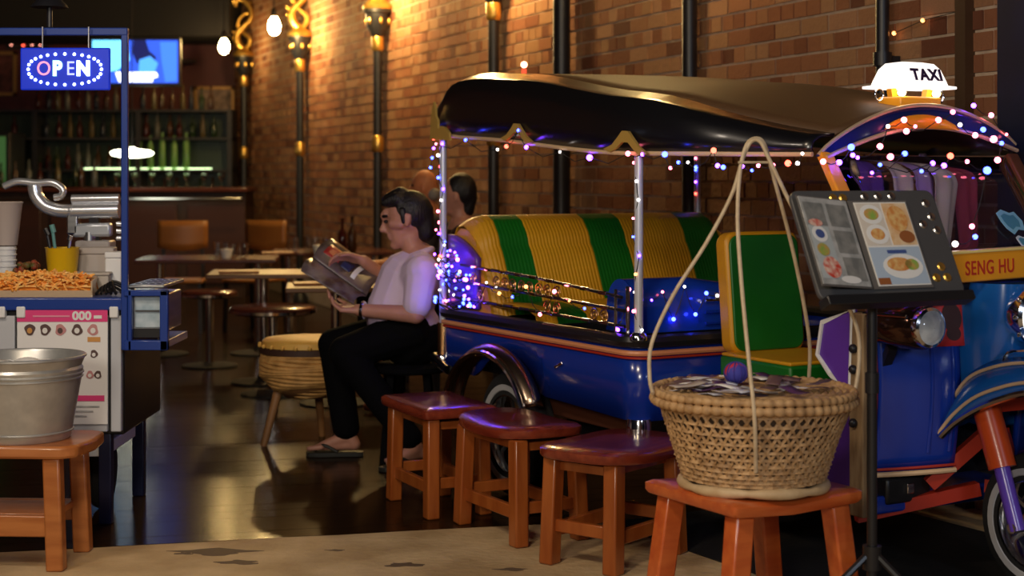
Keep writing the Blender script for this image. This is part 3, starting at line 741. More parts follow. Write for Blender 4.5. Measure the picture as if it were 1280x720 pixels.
m = MB(); m.tube([section(u,-1)[0] for u in us], .009, 8); m.build('edge_piping', M_cream, roof)
m = MB(); m.tube([section(u,1)[0] for u in us], .009, 8); m.build('edge_piping', M_cream, roof)
# gold corner and chevron ornaments along the near edge
def chevron(u, s=1.0):
    w_ = lerp_t(TW,u)+.012; b_ = lerp_t(TB,u)
    poly = [(-.15,-.02),(-.09,.0),(-.05,.03),(-.02,.055),(.02,.055),(.05,.03),(.09,.0),(.15,-.025),(.10,-.035),(.06,-.015),(.02,.012),(-.02,.012),(-.06,-.012),(-.10,-.03)]
    m = MB(); m.prism([(x*s,y*s) for x,y in poly], .012, frame_M((u,-w_,b_+.03),(1,0,-.06),(0,0,1),(0,-1,0))); m.build('gold_chevron', mat('gold_paint',(.62,.40,.10),.4,.3), roof)
chevron(.27,.9); chevron(1.10,1.0)
poly = [(0,-.02),(.20,-.02),(.19,.015),(.15,.04),(.11,.045),(.08,.03),(.075,.07),(.055,.09),(.05,.13),(.035,.155),(.014,.10)]
m = MB(); m.prism(poly, .012, frame_M((-.548,-.757,1.572),(1,0,-.05),(0,0,1),(0,-1,0))); m.build('gold_corner', mat('gold_paint',(.62,.40,.10),.4,.3), roof)

# front visor: arched cream edge, blue header, amber panel
def arch(u, v, w_, z0, z1): return (u, v*.97-.005, z0+.045*(v/w_+1)/2+(z1-z0-.02)*(math.cos(v/w_*PI/2)**.8 if abs(v) < w_-1e-6 else 0))
AW = .49
edge_pts = [arch(1.86, -AW+2*AW*k/28, AW, 1.452, 1.632) for k in range(29)]
m = MB(); m.tube(edge_pts, .0075, 8); m.build('visor_edge', mat('cream_trim',(.62,.47,.30),.35,.3), roof)
def fh(u, t):
    v = (-AW+2*AW*u)*(1-.06*t); a0 = arch(1.86, -AW+2*AW*u, AW, 1.452, 1.625); z1 = 1.445+.03*u+.095*math.cos((u-.5)*PI)
    return (1.86+.015*t, v, a0[2]*(1-t)+z1*t if a0[2] > z1 else a0[2]-.01*t)
m = MB(); m.grid(fh, 28, 4); hd = m.build('visor_header', mat('midnight_blue_paint',(.004,.012,.11),.3,coat=.3), roof, solid=.012)
m = MB(); m.grid(lambda u,t: (1.887, -.20+.36*u, 1.545+.005*math.cos((u-.5)*PI)+.05*t*math.cos((u-.5)*PI)**.6), 16, 2); m.build('amber_panel', M_amber, roof, solid=.006)
m = MB(); m.tube([(1.88, -.46+.92*k/20, 1.445+.03*k/20+.095*math.cos((k/20-.5)*PI)) for k in range(21)], .008, 6); m.build('header_trim', mat('cream_trim',(.62,.47,.30),.35,.3), roof)

# windscreen
ws = empty('windscreen'); ws.parent = tk
def wsp(v, t): return Vector((1.86+.27*t, v, 1.45-.40*t))
m = MB(); m.grid(lambda u,t: wsp(-.42+.84*u, t)+Vector((.03*math.cos((u-.5)*PI),0,.0)), 12, 4); m.build('glass', mat('tinted_glass',(.90,.88,1),.04,trans=1,spec=.4), ws, solid=.004)
for sd, mm in ((-1,M_amber),(1,mat('brown_pillar',(.12,.045,.02),.4))):
    m = MB(); m.bar(wsp(sd*.45,-.02), wsp(sd*.45,1.0), .055, .03, up=(1,0,.6)); m.build('pillar', mm, ws, bevel=.006)
m = MB(); m.bar(wsp(-.45,1.0), wsp(.45,1.0), .04); m.build('sill', M_black, ws)
m = MB(); m.tube([wsp(-.30,.02)+Vector((-.02,0,0)), wsp(-.30,.6)+Vector((-.13,0,0))], .008, 8); m.build('chrome_stay', M_chrome, ws)
# blue crest decals on the glass
poly = [(-.05,.035),(-.02,.05),(.015,.035),(.04,.04),(.06,.0),(.05,-.04),(.02,-.035),(-.01,-.055),(-.035,-.03),(-.045,.0)]
for v, z_t, s, c in ((.235,.60,1.0,(.25,.55,.75)),(.25,.78,.55,(.6,.7,.8))):
    q = wsp(v, z_t)+Vector((.033,0,.008)); nrm = Vector((.40,0,.27)).normalized()
    M_ = frame_M(q, (0,1,0), nrm.cross(Vector((0,1,0))), nrm)
    m = MB(); m.prism([(x*s,y*s) for x,y in poly], .002, M_); d = m.build('decal', mat('decal_%d'%int(s*100),c,.5), ws, angle=0)
    m = MB(); m.prism([(x*s*.7,y*s*.65) for x,y in poly], .0028, M_); m.build('decal_print', mat('decal_in',(.08,.28,.42),.5), d, angle=0)
# cloth garlands hanging inside the windscreen
def drape(v, u, z1, z0, w_, c, seed, lab):
    r2 = random.Random(seed)
    def f(a_, t):
        x = (a_-.5)*w_*(1-.45*t); return (u+.012*math.sin(a_*9+seed)+.03*t, v+x+.06*t*(seed%3-1), z1+(z0-z1)*t)
    m = MB(); m.grid(f, 14, 8); return m.build('hanging_cloth', mat(lab,c,.8), tk, solid=.003)
drape(-.06,1.82,1.44,1.12,.13,(.72,.66,.46),1,'cloth_cream'); drape(.05,1.80,1.43,1.10,.12,(.55,.42,.75),2,'cloth_lilac')
drape(.15,1.84,1.42,1.08,.13,(.72,.66,.46),3,'cloth_cream'); drape(.25,1.82,1.44,1.05,.12,(.45,.06,.09),4,'cloth_red'); drape(-.20,1.78,1.44,1.14,.12,(.16,.07,.40),5,'cloth_violet')

# driver's seat
ds = empty('driver_seat'); ds.parent = tk
def rbox(w_, d_, h_, r=.05):
    return rrect(-w_/2, w_/2, -d_/2, d_/2, r, 5, 9)
m = MB(); m.prism(rbox(.36,.47,0,.05), .07, frame_M((1.16,-.205,.925),(0,1,0),(-.10,0,1),(1,0,.1))); m.build('seat_back', M_yellow, ds, bevel=.012)
m = MB(); m.prism(rbox(.335,.445,0,.045), .012, frame_M((1.226,-.205,.93),(0,1,0),(-.10,0,1),(1,0,.1))); m.build('seat_back_face', M_green, ds, bevel=.005)
m = MB(); m.box((1.42,-.215,.645),(.42,.40,.10)); m.build('seat_side', M_green, ds, bevel=.012)
m = MB(); m.box((1.42,-.215,.700),(.41,.39,.014)); m.build('seat_cushion', M_yellow, ds, bevel=.006)
m = MB(); m.box((1.42,-.215,.45),(.38,.36,.30)); m.build('seat_base', mat('seat_base_purple',(.07,.02,.16),.5), ds)
# footwell
m = MB(); m.box((1.62,0,.27),(.90,.90,.06)); m.build('floor_pan', M_blue, tk, bevel=.01)
poly = [(2.015,.93),(1.86,.875),(1.835,.76),(1.90,.70),(2.00,.625)]
m = MB(); m.prism([(x,z) for x,z in poly], .02, frame_M((0,-.44,0),(1,0,0),(0,0,1),(0,-1,0))); sp = m.build('side_panel', M_purple, tk, bevel=.004)
m = MB(); m.tube([(x,-.462,z) for x,z in poly], .009, 8, closed=True); m.build('white_edging', M_white, sp)
m = MB(); m.prism([(1.86,.32),(2.01,.32),(2.01,.60),(1.93,.66),(1.80,.56)], .02, frame_M((0,-.425,0),(1,0,0),(0,0,1),(0,-1,0))); m.build('lower_side_panel', mat('dark_purple',(.06,.015,.22),.4), tk, bevel=.004)
m = MB(); m.bar((2.035,-.45,.235),(2.035,-.45,.92),.07,.035,up=(0,1,0)); m.build('wooden_strut', mat('weathered_wood',(.20,.12,.055),.8,col2=(.34,.23,.12),scale=5,stretch=(6,6,1.2),bump=.5), tk, bevel=.006)
for z in (.55,.73,.80):
    m = MB(); m.ball((2.03,-.475,z),.016,10,6); m.build('strut_bolt', M_iron, tk)

# front shield, nose, lights
def shield(u, t):
    v = -.40+.80*u; k = (v/.40)**2
    z = .375+.61*t+.02*math.cos(v*4)*(1-t)
    return (2.03+.15*(1-k)+.03*math.sin(t*PI), v, z)
for w0, w1 in ((0,.32),(.68,1)):
    wing = lambda u, t, w0=w0, w1=w1: shield(w0+(w1-w0)*u, t)
    m = MB(); m.grid(wing, 12, 12); sh_ = m.build('leg_shield', M_blue, tk, solid=.018)
    m = MB(); m.tube([Vector(wing(k/12,0))+Vector((.008,0,-.006)) for k in range(13)], .009, 8); m.build('cream_trim', M_cream, sh_)
    m = MB(); m.tube([Vector(wing(k/12,0))+Vector((.008,0,.012)) for k in range(13)], .005, 8); m.build('red_line', M_redrail, sh_)
    m = MB(); m.tube([Vector(wing(0 if w0 == 0 else 1,k/12))+Vector((.004,-.004 if w0 == 0 else .004,0)) for k in range(13)], .007, 8); m.build('red_edge', M_redrail, sh_)
m = MB(); m.box((1.98,0,.66),(.02,.62,.66)); m.build('footwell_shade_panel', M_black, tk)  # added black panel that supplies the darkness of the footwell
for v in (-.24,-.17):
    m = MB(); m.tube([Vector(shield((v+.40)/.8,k/10))+Vector((.002,0,0)) for k in range(1,8)], .006, 8); m.build('shield_rib', M_blue, tk)
def nose(a_, t):          # a_ around from left to right, t upwards
    th = PI*a_; hw = .118+.012*math.sin(t*PI); d = .27-.05*(1-t)**2-.02*t
    c_, s_ = -math.cos(th), math.sin(th)
    return (2.10+d*abs(s_)**.6, hw*math.copysign(abs(c_)**.75, c_), .66+.36*t)
m = MB(); m.grid(nose, 28, 10); nm = m.build('nose_cowl', M_bluel, tk, angle=60)
m = MB(); tp = [nose(k/28,1) for k in range(29)]; m.add(tp, [tuple(range(29))]); m.build('cowl_top', M_bluel, tk, angle=0)
hl = empty('headlight'); hl.parent = tk
Mu = lambda u, v, z: frame_M((u,v,z),(0,1,0),(0,0,1),(1,0,0))
m = MB(); m.lathe([(.07,-.08),(.09,-.04),(.097,0),(.097,.02),(.085,.028),(.082,.015)], 32, Mu(2.38,0,.915), False); m.build('chrome_ring', M_chrome, hl)
m = MB(); m.lathe([(.084,.012),(.07,.025),(.04,.036),(.001,.04)], 28, Mu(2.38,0,.915), False); m.build('lens', mat('lit_lens',(.85,.85,.8),.1,emit=(1,.95,.85),estr=1.1), hl)
for k in range(10):
    a_ = 2*PI*k/10; m = MB(); m.ball((2.39,.10*math.cos(a_),.915+.10*math.sin(a_)),.009,8,6); m.build('ring_stud', M_chrome, hl)
sl = empty('side_lamp'); sl.parent = tk
m = MB(); m.lathe([(.001,0),(.045,.005),(.070,.04),(.078,.12),(.076,.22),(.066,.235)], 28, Mu(2.045,-.385,.888), False); m.build('housing', mat('dark_brown_chrome',(.10,.05,.035),.12,.8), sl)
m = MB(); m.tube([(2.06,-.455,.92),(2.27,-.462,.925)], .006, 8); m.build('housing_strip', M_chrome, sl)
m = MB(); m.lathe([(.062,.22),(.068,.235),(.066,.255),(.056,.26),(.054,.25)], 28, Mu(2.045,-.385,.888), False); m.build('chrome_rim', M_chrome, sl)
m = MB(); m.lathe([(.056,.250),(.045,.262),(.02,.270),(.001,.272)], 24, Mu(2.045,-.385,.888), False); m.build('lens', mat('clear_lens',(.55,.60,.63),.08,col2=(.75,.8,.82),scale=30), sl)
m = MB(); m.bar((2.12,-.385,.81),(2.06,-.36,.74),.03); m.build('bracket', M_black, sl)
# red sticker on the shield
m = MB(); m.grid(lambda u,t: Vector(shield((.40-.225+.115*u)/.8, .70+.28*t))+Vector((.006,0,0)), 4, 4); stk = m.build('sticker', mat('sticker_red',(.62,.035,.04),.5), tk, solid=.001)
def blob(cu, ct, ru, rt, nm, c):
    m = MB(); n_ = 20; pts = [Vector(shield((.40-.225+.115*(cu+ru*math.cos(2*PI*k/n_)))/.8, .70+.28*(ct+rt*math.sin(2*PI*k/n_))))+Vector((.0085,0,0)) for k in range(n_)]
    m.add(pts, [tuple(range(n_))]); m.build(nm, c, stk, angle=0)
blob(.5,.58,.30,.30,'sticker_print',mat('sticker_dark',(.05,.012,.012),.5)); blob(.52,.25,.22,.14,'sticker_print',MATS['sticker_dark']); 
# chrome vent trim low on the cowl
pts = [(2.375,-.085+.17*k/8,.80) for k in range(9)]+[(2.375,.085+.03*math.sin(PI*k/6),.765+.035*math.cos(PI*k/6)) for k in range(1,6)]+[(2.375,.085-.17*k/8,.73) for k in range(9)]+[(2.375,-.085-.03*math.sin(PI*k/6),.765-.035*math.cos(PI*k/6)) for k in range(1,6)]
pts = [(2.375-.55*max(0,abs(v)-.03)**1.4, v, z) for _,v,z in pts]
m = MB(); m.tube(pts, .008, 8, closed=True); m.build('vent_trim', M_chrome, tk)
# front mudguard: flared skirts either side of the wheel, joined over the top
lo_px = [(1177,546),(1195,529),(1222,512),(1252,500),(1285,492),(1325,494),(1365,515)]
hi_px = [(1179,540),(1193,500),(1212,465),(1245,450),(1285,446),(1330,452),(1372,480)]
lo = smooth_path([on_v(x,y,-.20) for x,y in lo_px], 5); hi = smooth_path([on_v(x,y,-.105) for x,y in hi_px], 5)
NG = len(lo)
gd = empty('front_mudguard'); gd.parent = tk
def gp(i, t, sd):
    p = lo[i].lerp(hi[i], t)+Vector((.012,-.035,.012))*math.sin(t*PI); return Vector((p.x, p.y*-sd, p.z))
for sd in (-1,1):
    m = MB(); m.add([gp(i,j/6,sd) for i in range(NG) for j in range(7)], [(i*7+j,(i+1)*7+j,(i+1)*7+j+1,i*7+j+1) for i in range(NG-1) for j in range(6)]); m.build('mudguard_skirt', M_bluel, gd, solid=.008, angle=60)
    for t_, mm, r_, nm in ((0,M_chrome,.012,'chrome_edge'),(.22,M_cream,.006,'gold_line'),(.75,M_cream,.006,'gold_line')):
        m = MB(); m.tube([gp(i,t_,sd)+Vector((.004,sd*.006,.004)) for i in range(NG)], r_, 8); m.build(nm, mm, gd)
m = MB(); m.add([p for i in range(NG) for p in (gp(i,1,-1), gp(i,1,-1).lerp(gp(i,1,1),.5)+Vector((.01,0,.03)), gp(i,1,1))], [(i*3+j,(i+1)*3+j,(i+1)*3+j+1,i*3+j+1) for i in range(NG-1) for j in range(2)]); m.build('mudguard_crown', M_bluel, gd, solid=.008, angle=70)
# fork
for v in (-.125,.125):
    m = MB(); m.tube([(2.27,v,.66),(2.36,v,.42)], .046, 14); m.build('fork_sleeve', M_orange, tk)
    m = MB(); m.tube([(2.35,v,.44),(2.425,v,.225)], .027, 12); m.build('fork_leg', mat('violet_paint',(.13,.06,.55),.35,coat=.3), tk)
m = MB(); m.tube([(FU,-.15,FR),(FU,.15,FR)], .018, 10); m.build('front_axle', M_steel, tk)
m = MB(); m.bar((2.27,-.13,.64),(2.27,.13,.64),.09); m.build('fork_crown', M_redrail, tk)
for s in (-1,1):
    m = MB(); m.bar((1.98,s*.42,.225),(2.16,s*.03,.31),.045,.045); m.build('red_frame_bar', M_redrail, tk)
    m = MB(); m.bar((2.10,s*.20,.33),(2.2,s*.04,.50),.045,.045); m.build('red_frame_bar', M_redrail, tk)
m = MB(); m.box((2.02,-.27,.315),(.12,.20,.09)); bb = m.build('battery_box', M_black, tk, bevel=.01)
m = MB(); m.box((2.085,-.27,.32),(.01,.03,.035)); m.build('latch', M_chrome, bb, bevel=.003)
# dashboard, name board, handlebar
m = MB(); m.grid(lambda u,t: (1.98+.20*t+.03*math.cos((u-.5)*PI)*t, -.43+.86*u, 1.055-.03*t), 12, 4); m.build('dash_shelf', M_black, tk, solid=.03)
m = MB(); m.tube(smooth_path([(1.78,-.36,1.0),(1.90,-.25,1.03),(1.98,0,1.0),(1.90,.25,1.03),(1.78,.36,1.0)],6), .014, 8); m.build('handlebar', M_chrome, tk)
sg = empty('name_board'); sg.parent = tk
Ms = frame_M((2.26,.04,1.085),(0.10,1,.035),(0,-.035,1),(1,-.10,0))
m = MB(); m.prism([(-.31,-.05),(.31,-.05),(.32,.05),(-.32,.05)], .035, Ms); m.build('board', M_amber, sg, bevel=.006)
m = MB(); m.prism([(-.32,.046),(.32,.046),(.32,.056),(-.32,.056)], .042, Ms); m.build('top_lip', mat('pale_yellow',(.85,.68,.25),.4), sg, bevel=.003)
text('lettering', 'SENG HU', .066, mat('sign_red',(.50,.03,.015),.5), Ms @ Matrix.Translation((-.138,-.006,.036)), sg, .001, .70, 1.1, .0008)
# taxi roof light
tx = empty('taxi_light'); tx.parent = tk
TX = (1.74,.055,1.70)
def sq(w_, d_, r): return rrect(-d_/2, d_/2, -w_/2, w_/2, r, 4, 9)
lv = [(.345,.20,0),(.345,.20,.008),(.285,.16,.012),(.27,.15,.03),(.235,.12,.07),(.19,.085,.092),(.10,.04,.098)]
m = MB(); n_ = None; allv = []
for w_, d_, z in lv:
    q_ = sq(w_, d_, min(w_,d_)*.3); n_ = len(q_); allv += [(TX[0]+x, TX[1]+y, TX[2]+z) for x,y in q_]
m.add(allv, [(i*n_+k, i*n_+(k+1)%n_, (i+1)*n_+(k+1)%n_, (i+1)*n_+k) for i in range(len(lv)-1) for k in range(n_)]+[tuple(range(n_))[::-1], tuple((len(lv)-1)*n_+k for k in range(n_))])
m.build('lamp_shade', mat('lit_white_plastic',(.9,.88,.85),.4,emit=(1,.90,.82),estr=1.3), tx)
sl_ = Vector((.05,0,-.037)).normalized(); upv = Vector((-.37,0,.93)).normalized()
text('lettering', 'TAXI', .062, mat('taxi_ink',(.03,.01,.06),.5), frame_M((TX[0]+.0735,TX[1]+.015,TX[2]+.047),(0,1,0),(-.36,0,.93),(.93,0,.36)), tx, .002, 1.0, 1.12, .002)
m = MB(); m.box((TX[0],TX[1],1.645),(.12,.20,.05)); m.build('bracket', M_amber, tx, bevel=.006)
for v in (-.085,.085):
    m = MB(); m.bar((TX[0],TX[1]+v*.9,1.64),(TX[0],TX[1]+v*1.05,1.70),.025); m.build('bracket_leg', M_amber, tx)
    m = MB(); m.ball((TX[0]+.05,TX[1]+v,1.683),(.016,.016,.014),10,8); m.build('bulb', glow('taxi_bulb',(1,.72,.30),14), tx)
    m = MB(); m.tube([(TX[0],TX[1]+v*1.75+.02*math.cos(t_)*(1 if v>0 else -1),1.675+.022*math.sin(t_)) for t_ in [2*PI*k/16 for k in range(16)]], .004, 6, closed=True); m.build('wire_loop', M_chrome, tx)
# ------------------------------------------------------------------ fairy lights
FC = {'w':((1,.88,.8),4.5),'p':((1,.15,.24),10),'r':((1,.07,.04),10),'b':((.03,.05,1),20),'v':((.17,.04,1),22),'o':((1,.34,.09),6)}
bulb_me = {}
for k, (c, s_) in FC.items():
    m = MB(); m.ball((0,0,0), .0085, 8, 6); bulb_me[k] = m.mesh('bulb', glow('fairy_'+k, c, s_), 60)
M_wire = mat('dark_wire',(.02,.02,.015),.6)
def string(label, pts, wire=True, jit=0):
    """pts: list of (vehicle-space point, colour key, size)"""
    t = thing('fairy_light_string', label, 'fairy lights', TKM @ Vector(pts[0][0]), TKA, 'fairy light strings on the tuk-tuk')
    o = Vector(pts[0][0])
    if wire:
        w_ = [Vector(p)-o for p,_,_ in pts]; sag = []
        for i in range(len(w_)-1):
            a_, b_ = w_[i], w_[i+1]; sag += [a_, a_.lerp(b_,.5)-Vector((0,0,min(.03,(b_-a_).length*.12)))]
        sag.append(w_[-1]); m = MB(); m.tube(sag, .0018, 5); m.build('wire', M_wire, t)
    for p, c, s_ in pts:
        b_ = bpy.data.objects.new('bulb', bulb_me[c]); C.objects.link(b_); b_.parent = t; b_.location = Vector(p)-o; b_.scale = (s_,)*3
    return t
NV = -.775
def vlist(spec, v): return [(on_v(px,py,v), c, s_) for px,py,c,s_ in spec]
def ulist(spec, u): return [(on_u(px,py,u), c, s_) for px,py,c,s_ in spec]
string('fairy lights hung along the lower edge of the black roof', vlist([(545,180,'p',.8),(582,175,'b',.9),(622,187,'w',.8),(633,183,'r',1.1),(648,163,'b',.8),(658,184,'v',1.1),(700,190,'w',.7),(737,197,'v',1.5),(785,192,'p',1.2),(803,193,'v',.9),(831,193,'b',1.3),(838,210,'p',.8),(848,203,'b',.8),(860,203,'w',.7),(870,209,'b',.8),(892,188,'r',1.2),(897,207,'v',1),(904,209,'b',1)], NV+.0))
string('fairy lights dotted from the roof edge to the front visor', vlist([(928,208,'v',.9),(940,213,'b',.7),(948,207,'p',.9),(966,207,'p',1.1),(985,204,'r',1.3),(997,204,'w',.9),(1003,192,'w',.7)], -.62))
string('fairy lights draped across the front visor under the roof sign', ulist([(1029,202,'p',1.2),(1049,203,'v',1.2),(1064,184,'b',1.4),(1066,194,'v',1),(1072,197,'v',.8),(1100,183,'p',1.3),(1110,158,'w',.9),(1130,150,'p',1.3),(1144,158,'p',.8),(1133,164,'p',1.3),(1173,150,'p',1.3),(1191,140,'p',1.1),(1200,156,'w',1),(1219,169,'p',1.3),(1229,162,'b',1.2),(1242,174,'p',1.6),(1252,179,'b',1),(1247,200,'p',1.4)], 1.93))
string('fairy lights hanging in front of the windscreen glass', ulist([(1113,196,'p',1.3),(1131,192,'b',1.1),(1090,216,'v',.7),(1100,206,'b',.8),(1166,204,'v',1),(1152,214,'b',.8),(1180,207,'v',1.1),(1188,195,'r',1.3),(1209,202,'p',.9),(1234,213,'b',1.6),(1215,283,'p',1.1),(1219,296,'b',1.1),(1194,305,'w',1.3)], 2.19))
string('three fairy lights on top of the front visor edge', ulist([(1217,132,'v',1.1),(1239,144,'p',1.2),(1258,168,'p',.7)], 1.88))
# rear corner: a dense tangle of blue and violet
r3 = random.Random(11)
pts = []
for k in range(46):
    u_ = -.5+.36*r3.random(); z_ = .79+.36*r3.random()*(1-.5*(u_+.5)/.36)
    pts.append((Vector((u_, -.765-.015*r3.random(), z_)), r3.choice('bbvvvwpb'), r3.uniform(.6,1.15)))
pts.sort(key=lambda q: q[0].z)
string('dense tangle of blue and violet fairy lights at the rear corner', pts)
pts = [(Vector((-.48+.024*math.cos(k*1.3), -.735-.024*abs(math.sin(k*1.3)), .80+.052*k)), 'pwvbrwvp'[k%8], r3.uniform(.6,1.05)) for k in range(15)]
string('fairy lights wound around the rear roof post', pts)
pts = [(Vector((-.585+.02*math.sin(k), -.74, 1.60-.045*k)), 'brvb'[k%4], .9) for k in range(5)]
string('fairy lights dangling behind the rear roof corner', pts)
pts = [(Vector((1.12+.022*math.cos(k*1.7), -.725-.022*abs(math.sin(k*1.7)), .80+.07*k)), 'wpwovbpw'[k%8], r3.uniform(.5,.9)) for k in range(10)]
string('fairy lights wound around the middle roof post', pts)
pts = [(Vector((-.12+.115*k, -.765, .80+.12*abs(math.sin(k*1.9)))), 'vwoboppobwv'[k%11], r3.uniform(.6,1.1)) for k in range(9)]
string('fairy lights woven through the side rail scrollwork', pts)
pts = [(Vector((1.0+.01*k, -.74+.045*k, .79+.16*abs(math.sin(k*1.3)))), 'vpwvpbwbbw'[k%10], r3.uniform(.6,1.1)) for k in range(10)]
string('fairy lights lying over the blue tank', pts)
pts = [(Vector((-.47, .70, 1.53-.06*k)), 'bpbvrp'[k%6], .8) for k in range(5)]
string('fairy lights on the far rear roof post', pts)
# glowing beads and wire standing in for lights reflected in window glass
t = thing('wall_reflection_beads', 'three warm glowing beads standing in for window reflections, high on the brick beside the pilaster', 'fairy lights', wall_pt(7.0,1.9,.03))
o = Vector(t.location); wp = []
for px, py in ((1127,42),(1163,26),(1214,13)):
    D = 2000*XW/(px+120); p_ = wall_pt(D, EYE-(py-220)/F*D, .04)-o; wp.append(p_)
    b_ = bpy.data.objects.new('bulb', bulb_me['o']); C.objects.link(b_); b_.parent = t; b_.location = p_; b_.scale = (1.1,)*3
m = MB(); m.tube(wp, .002, 5); m.build('wire', M_wire, t)
# red marker lamp on the rear of the roof
q = on_v(655,100,-.35); q.z = max(q.z, 1.85)
t = thing('red_marker_lamp', 'small red lamp on a stalk on top of the black roof', 'lamp', TKM @ Vector((q.x,q.y,q.z)))
m = MB(); m.tube([(0,0,-.035),(0,0,.035)], .012, 8); m.build('stalk', glow('red_glow',(1,.08,.03),1.5), t)
m = MB(); m.ball((0,0,.055), .016, 10, 8); m.build('bulb', glow('red_bulb',(1,.25,.15),12), t)

# ------------------------------------------------------------------ stools in front
def seat_mesh(L_, W_, h, saddle, kid, n=16):
    m = MB(); pts = []
    def out(t):          # superellipse outline with a waist
        e = .66 if kid else .06; c_, s_ = math.cos(t), math.sin(t)
        return (L_/2*math.copysign(abs(c_)**e, c_), W_/2*math.copysign(abs(s_)**e, s_)*(1-(kid*.16*math.cos(c_*1.6) if s_ > 0 else 0)))
    N = 72
    rings = [(.0,1),(.5,1),(.93,1),(1.0,.75),(1.0,.25),(.97,0)]
    vs = []
    for r_, zz in rings:
        for k in range(N):
            x, y = out(2*PI*k/N); x *= r_; y *= r_
            z = zz*h-saddle*math.cos(x/L_*PI)*(1 if zz > .5 else .8)+saddle*.35
            vs.append((x,y,z))
    fs = [(i*N+k, i*N+(k+1)%N, (i+1)*N+(k+1)%N, (i+1)*N+k) for i in range(len(rings)-1) for k in range(N)]+[tuple((len(rings)-1)*N+k for k in range(N))]
    m.add(vs, fs); return m
def wood_stool(loc, rz, L_, W_, H, lx, ly, label, m_seat, m_leg, kid=0, saddle=.015, splay=.03, lw=.055, stretch=True, name='wooden_stool'):
    t = thing(name, label, 'stool', (loc[0], loc[1], 0), rz, 'low wooden stools in front of the tuk-tuk')
    s_ = seat_mesh(L_, W_, .042, saddle, kid).build('seat', m_seat, t, angle=50, loc=(0,0,H-.042))
    for sx in (-1,1):
        for sy in (-1,1):
            m = MB(); m.bar((sx*(lx/2+splay), sy*(ly/2+splay*.4), 0), (sx*(lx/2-.0), sy*ly/2, H-.045), lw, lw*.9, up=(0,1,0)); m.build('leg', m_leg, t, bevel=.007)
    if stretch:
        for sy in (-1,1):
            m = MB(); m.bar((-lx/2-splay*.7, sy*ly/2, .12), (lx/2+splay*.7, sy*ly/2, .12), .024, .05); m.build('stretcher', m_leg, t, bevel=.004)
        for sx in (-1,1):
            m = MB(); m.bar((sx*(lx/2+splay*.6), -ly/2, .14), (sx*(lx/2+splay*.6), ly/2, .14), .024, .045); m.build('stretcher', m_leg, t, bevel=.004)
        m = MB(); m.box((0,0,H-.075),(lx,ly-.03,.03)); m.build('apron', m_leg, t)
    return t
wood_stool((-.31,6.68), R_(-65), .52, .32, .445, .40, .22, 'red brown stool nearest the reading man, leftmost of the three by the wheel', M_stool, M_leg, 0, .004, .012, .06)
wood_stool((.03,6.22), R_(-61), .56, .38, .44, .42, .25, 'red brown stool with scooped seat between two others before the chrome mudguard', M_stool, M_leg, .6, .016, .02, .062)
wood_stool((.37,5.78), R_(52), .56, .45, .425, .38, .26, 'glossy red brown stool with rounded seat left of the basket stool', M_stool, M_leg, .8, .008, .018, .062)
bs = wood_stool((.735,4.90), R_(30), .49, .46, .435, .36, .34, 'orange saddle seat stool carrying the woven basket', M_bstool, M_bstool, 0, .016, .05, .068, stretch=False)

# left bench with bucket
t = thing('wooden_bench', 'tan wooden bench under the galvanised bucket', 'bench', (-1.93,5.76,0), R_(-3))
m = MB(); m.prism([(-.55,-.19),(.37,-.19),(.42,-.15),(.44,.0),(.42,.16),(.37,.19),(-.55,.19)], .045); m.build('seat', M_bench, t, bevel=.01, loc=(0,0,.395))
for x in (-.50,.33):
    for y in (-.14,.14):
        m = MB(); m.bar((x+.015*(1 if x>0 else -1),y*1.04,0),(x,y,.395),.062,.055,up=(0,1,0)); m.build('leg', M_bench, t, bevel=.008)
for y in (-.14,.14):
    m = MB(); m.bar((-.50,y,.155),(.33,y,.155),.03,.075); m.build('stretcher', M_bench, t, bevel=.005)
m = MB(); m.box((-.08,0,.18),(.8,.24,.025)); m.build('shelf', M_bench, t, bevel=.004)
bk = thing('metal_bucket', 'galvanised steel bucket on the tan bench at left', 'bucket', (-1.755,5.74,.4405))
m = MB(); m.lathe([(.001,0),(.163,0),(.168,.006),(.172,.03),(.208,.235),(.211,.25),(.205,.26),(.217,.29),(.219,.296),(.213,.298),(.207,.29),(.165,.02),(.001,.02)], 48); m.build('pail', M_galv, bk)
for z, r_ in ((.22,.2075),(.235,.2098),(.03,.1745)):
    m = MB(); m.tube([(r_*math.cos(a_), r_*math.sin(a_), z) for a_ in [2*PI*k/48 for k in range(48)]], .004, 6, closed=True); m.build('ridge', M_galv, bk)
m = MB(); m.tube([(.217*math.cos(a_), .217*math.sin(a_), .294) for a_ in [2*PI*k/48 for k in range(48)]], .006, 6, closed=True); m.build('rolled_rim', M_galv, bk)
for k, (x, y, z, rz, c) in enumerate(((-.06,.05,.265,.3,M_paper),(.03,.09,.26,-.4,M_paper),(-.1,-.05,.262,.9,mat('yellow_wrapper',(.8,.6,.15),.6)),(.06,-.04,.255,.1,M_paper))):
    m = MB(); m.grid(lambda u,t: ((u-.5)*.2,(t-.5)*.13,.014*math.sin(u*6+k)*math.cos(t*5)), 8, 6)
    tag(m.build('paper_sheet', c, loc=(-1.755+x,5.74+y,.4405+z), rz=rz, solid=.002), ('white folded sheet at the back inside the bucket','white folded sheet at the right inside the bucket','yellow wrapper inside the bucket','white folded sheet at the front inside the bucket')[k], 'paper', 'papers in the bucket')
m = MB(); m.lathe([(.001,0),(.195,0),(.195,.004),(.001,.004)], 30); m.build('inner_tray', M_greyboard, bk, loc=(0,0,.235))

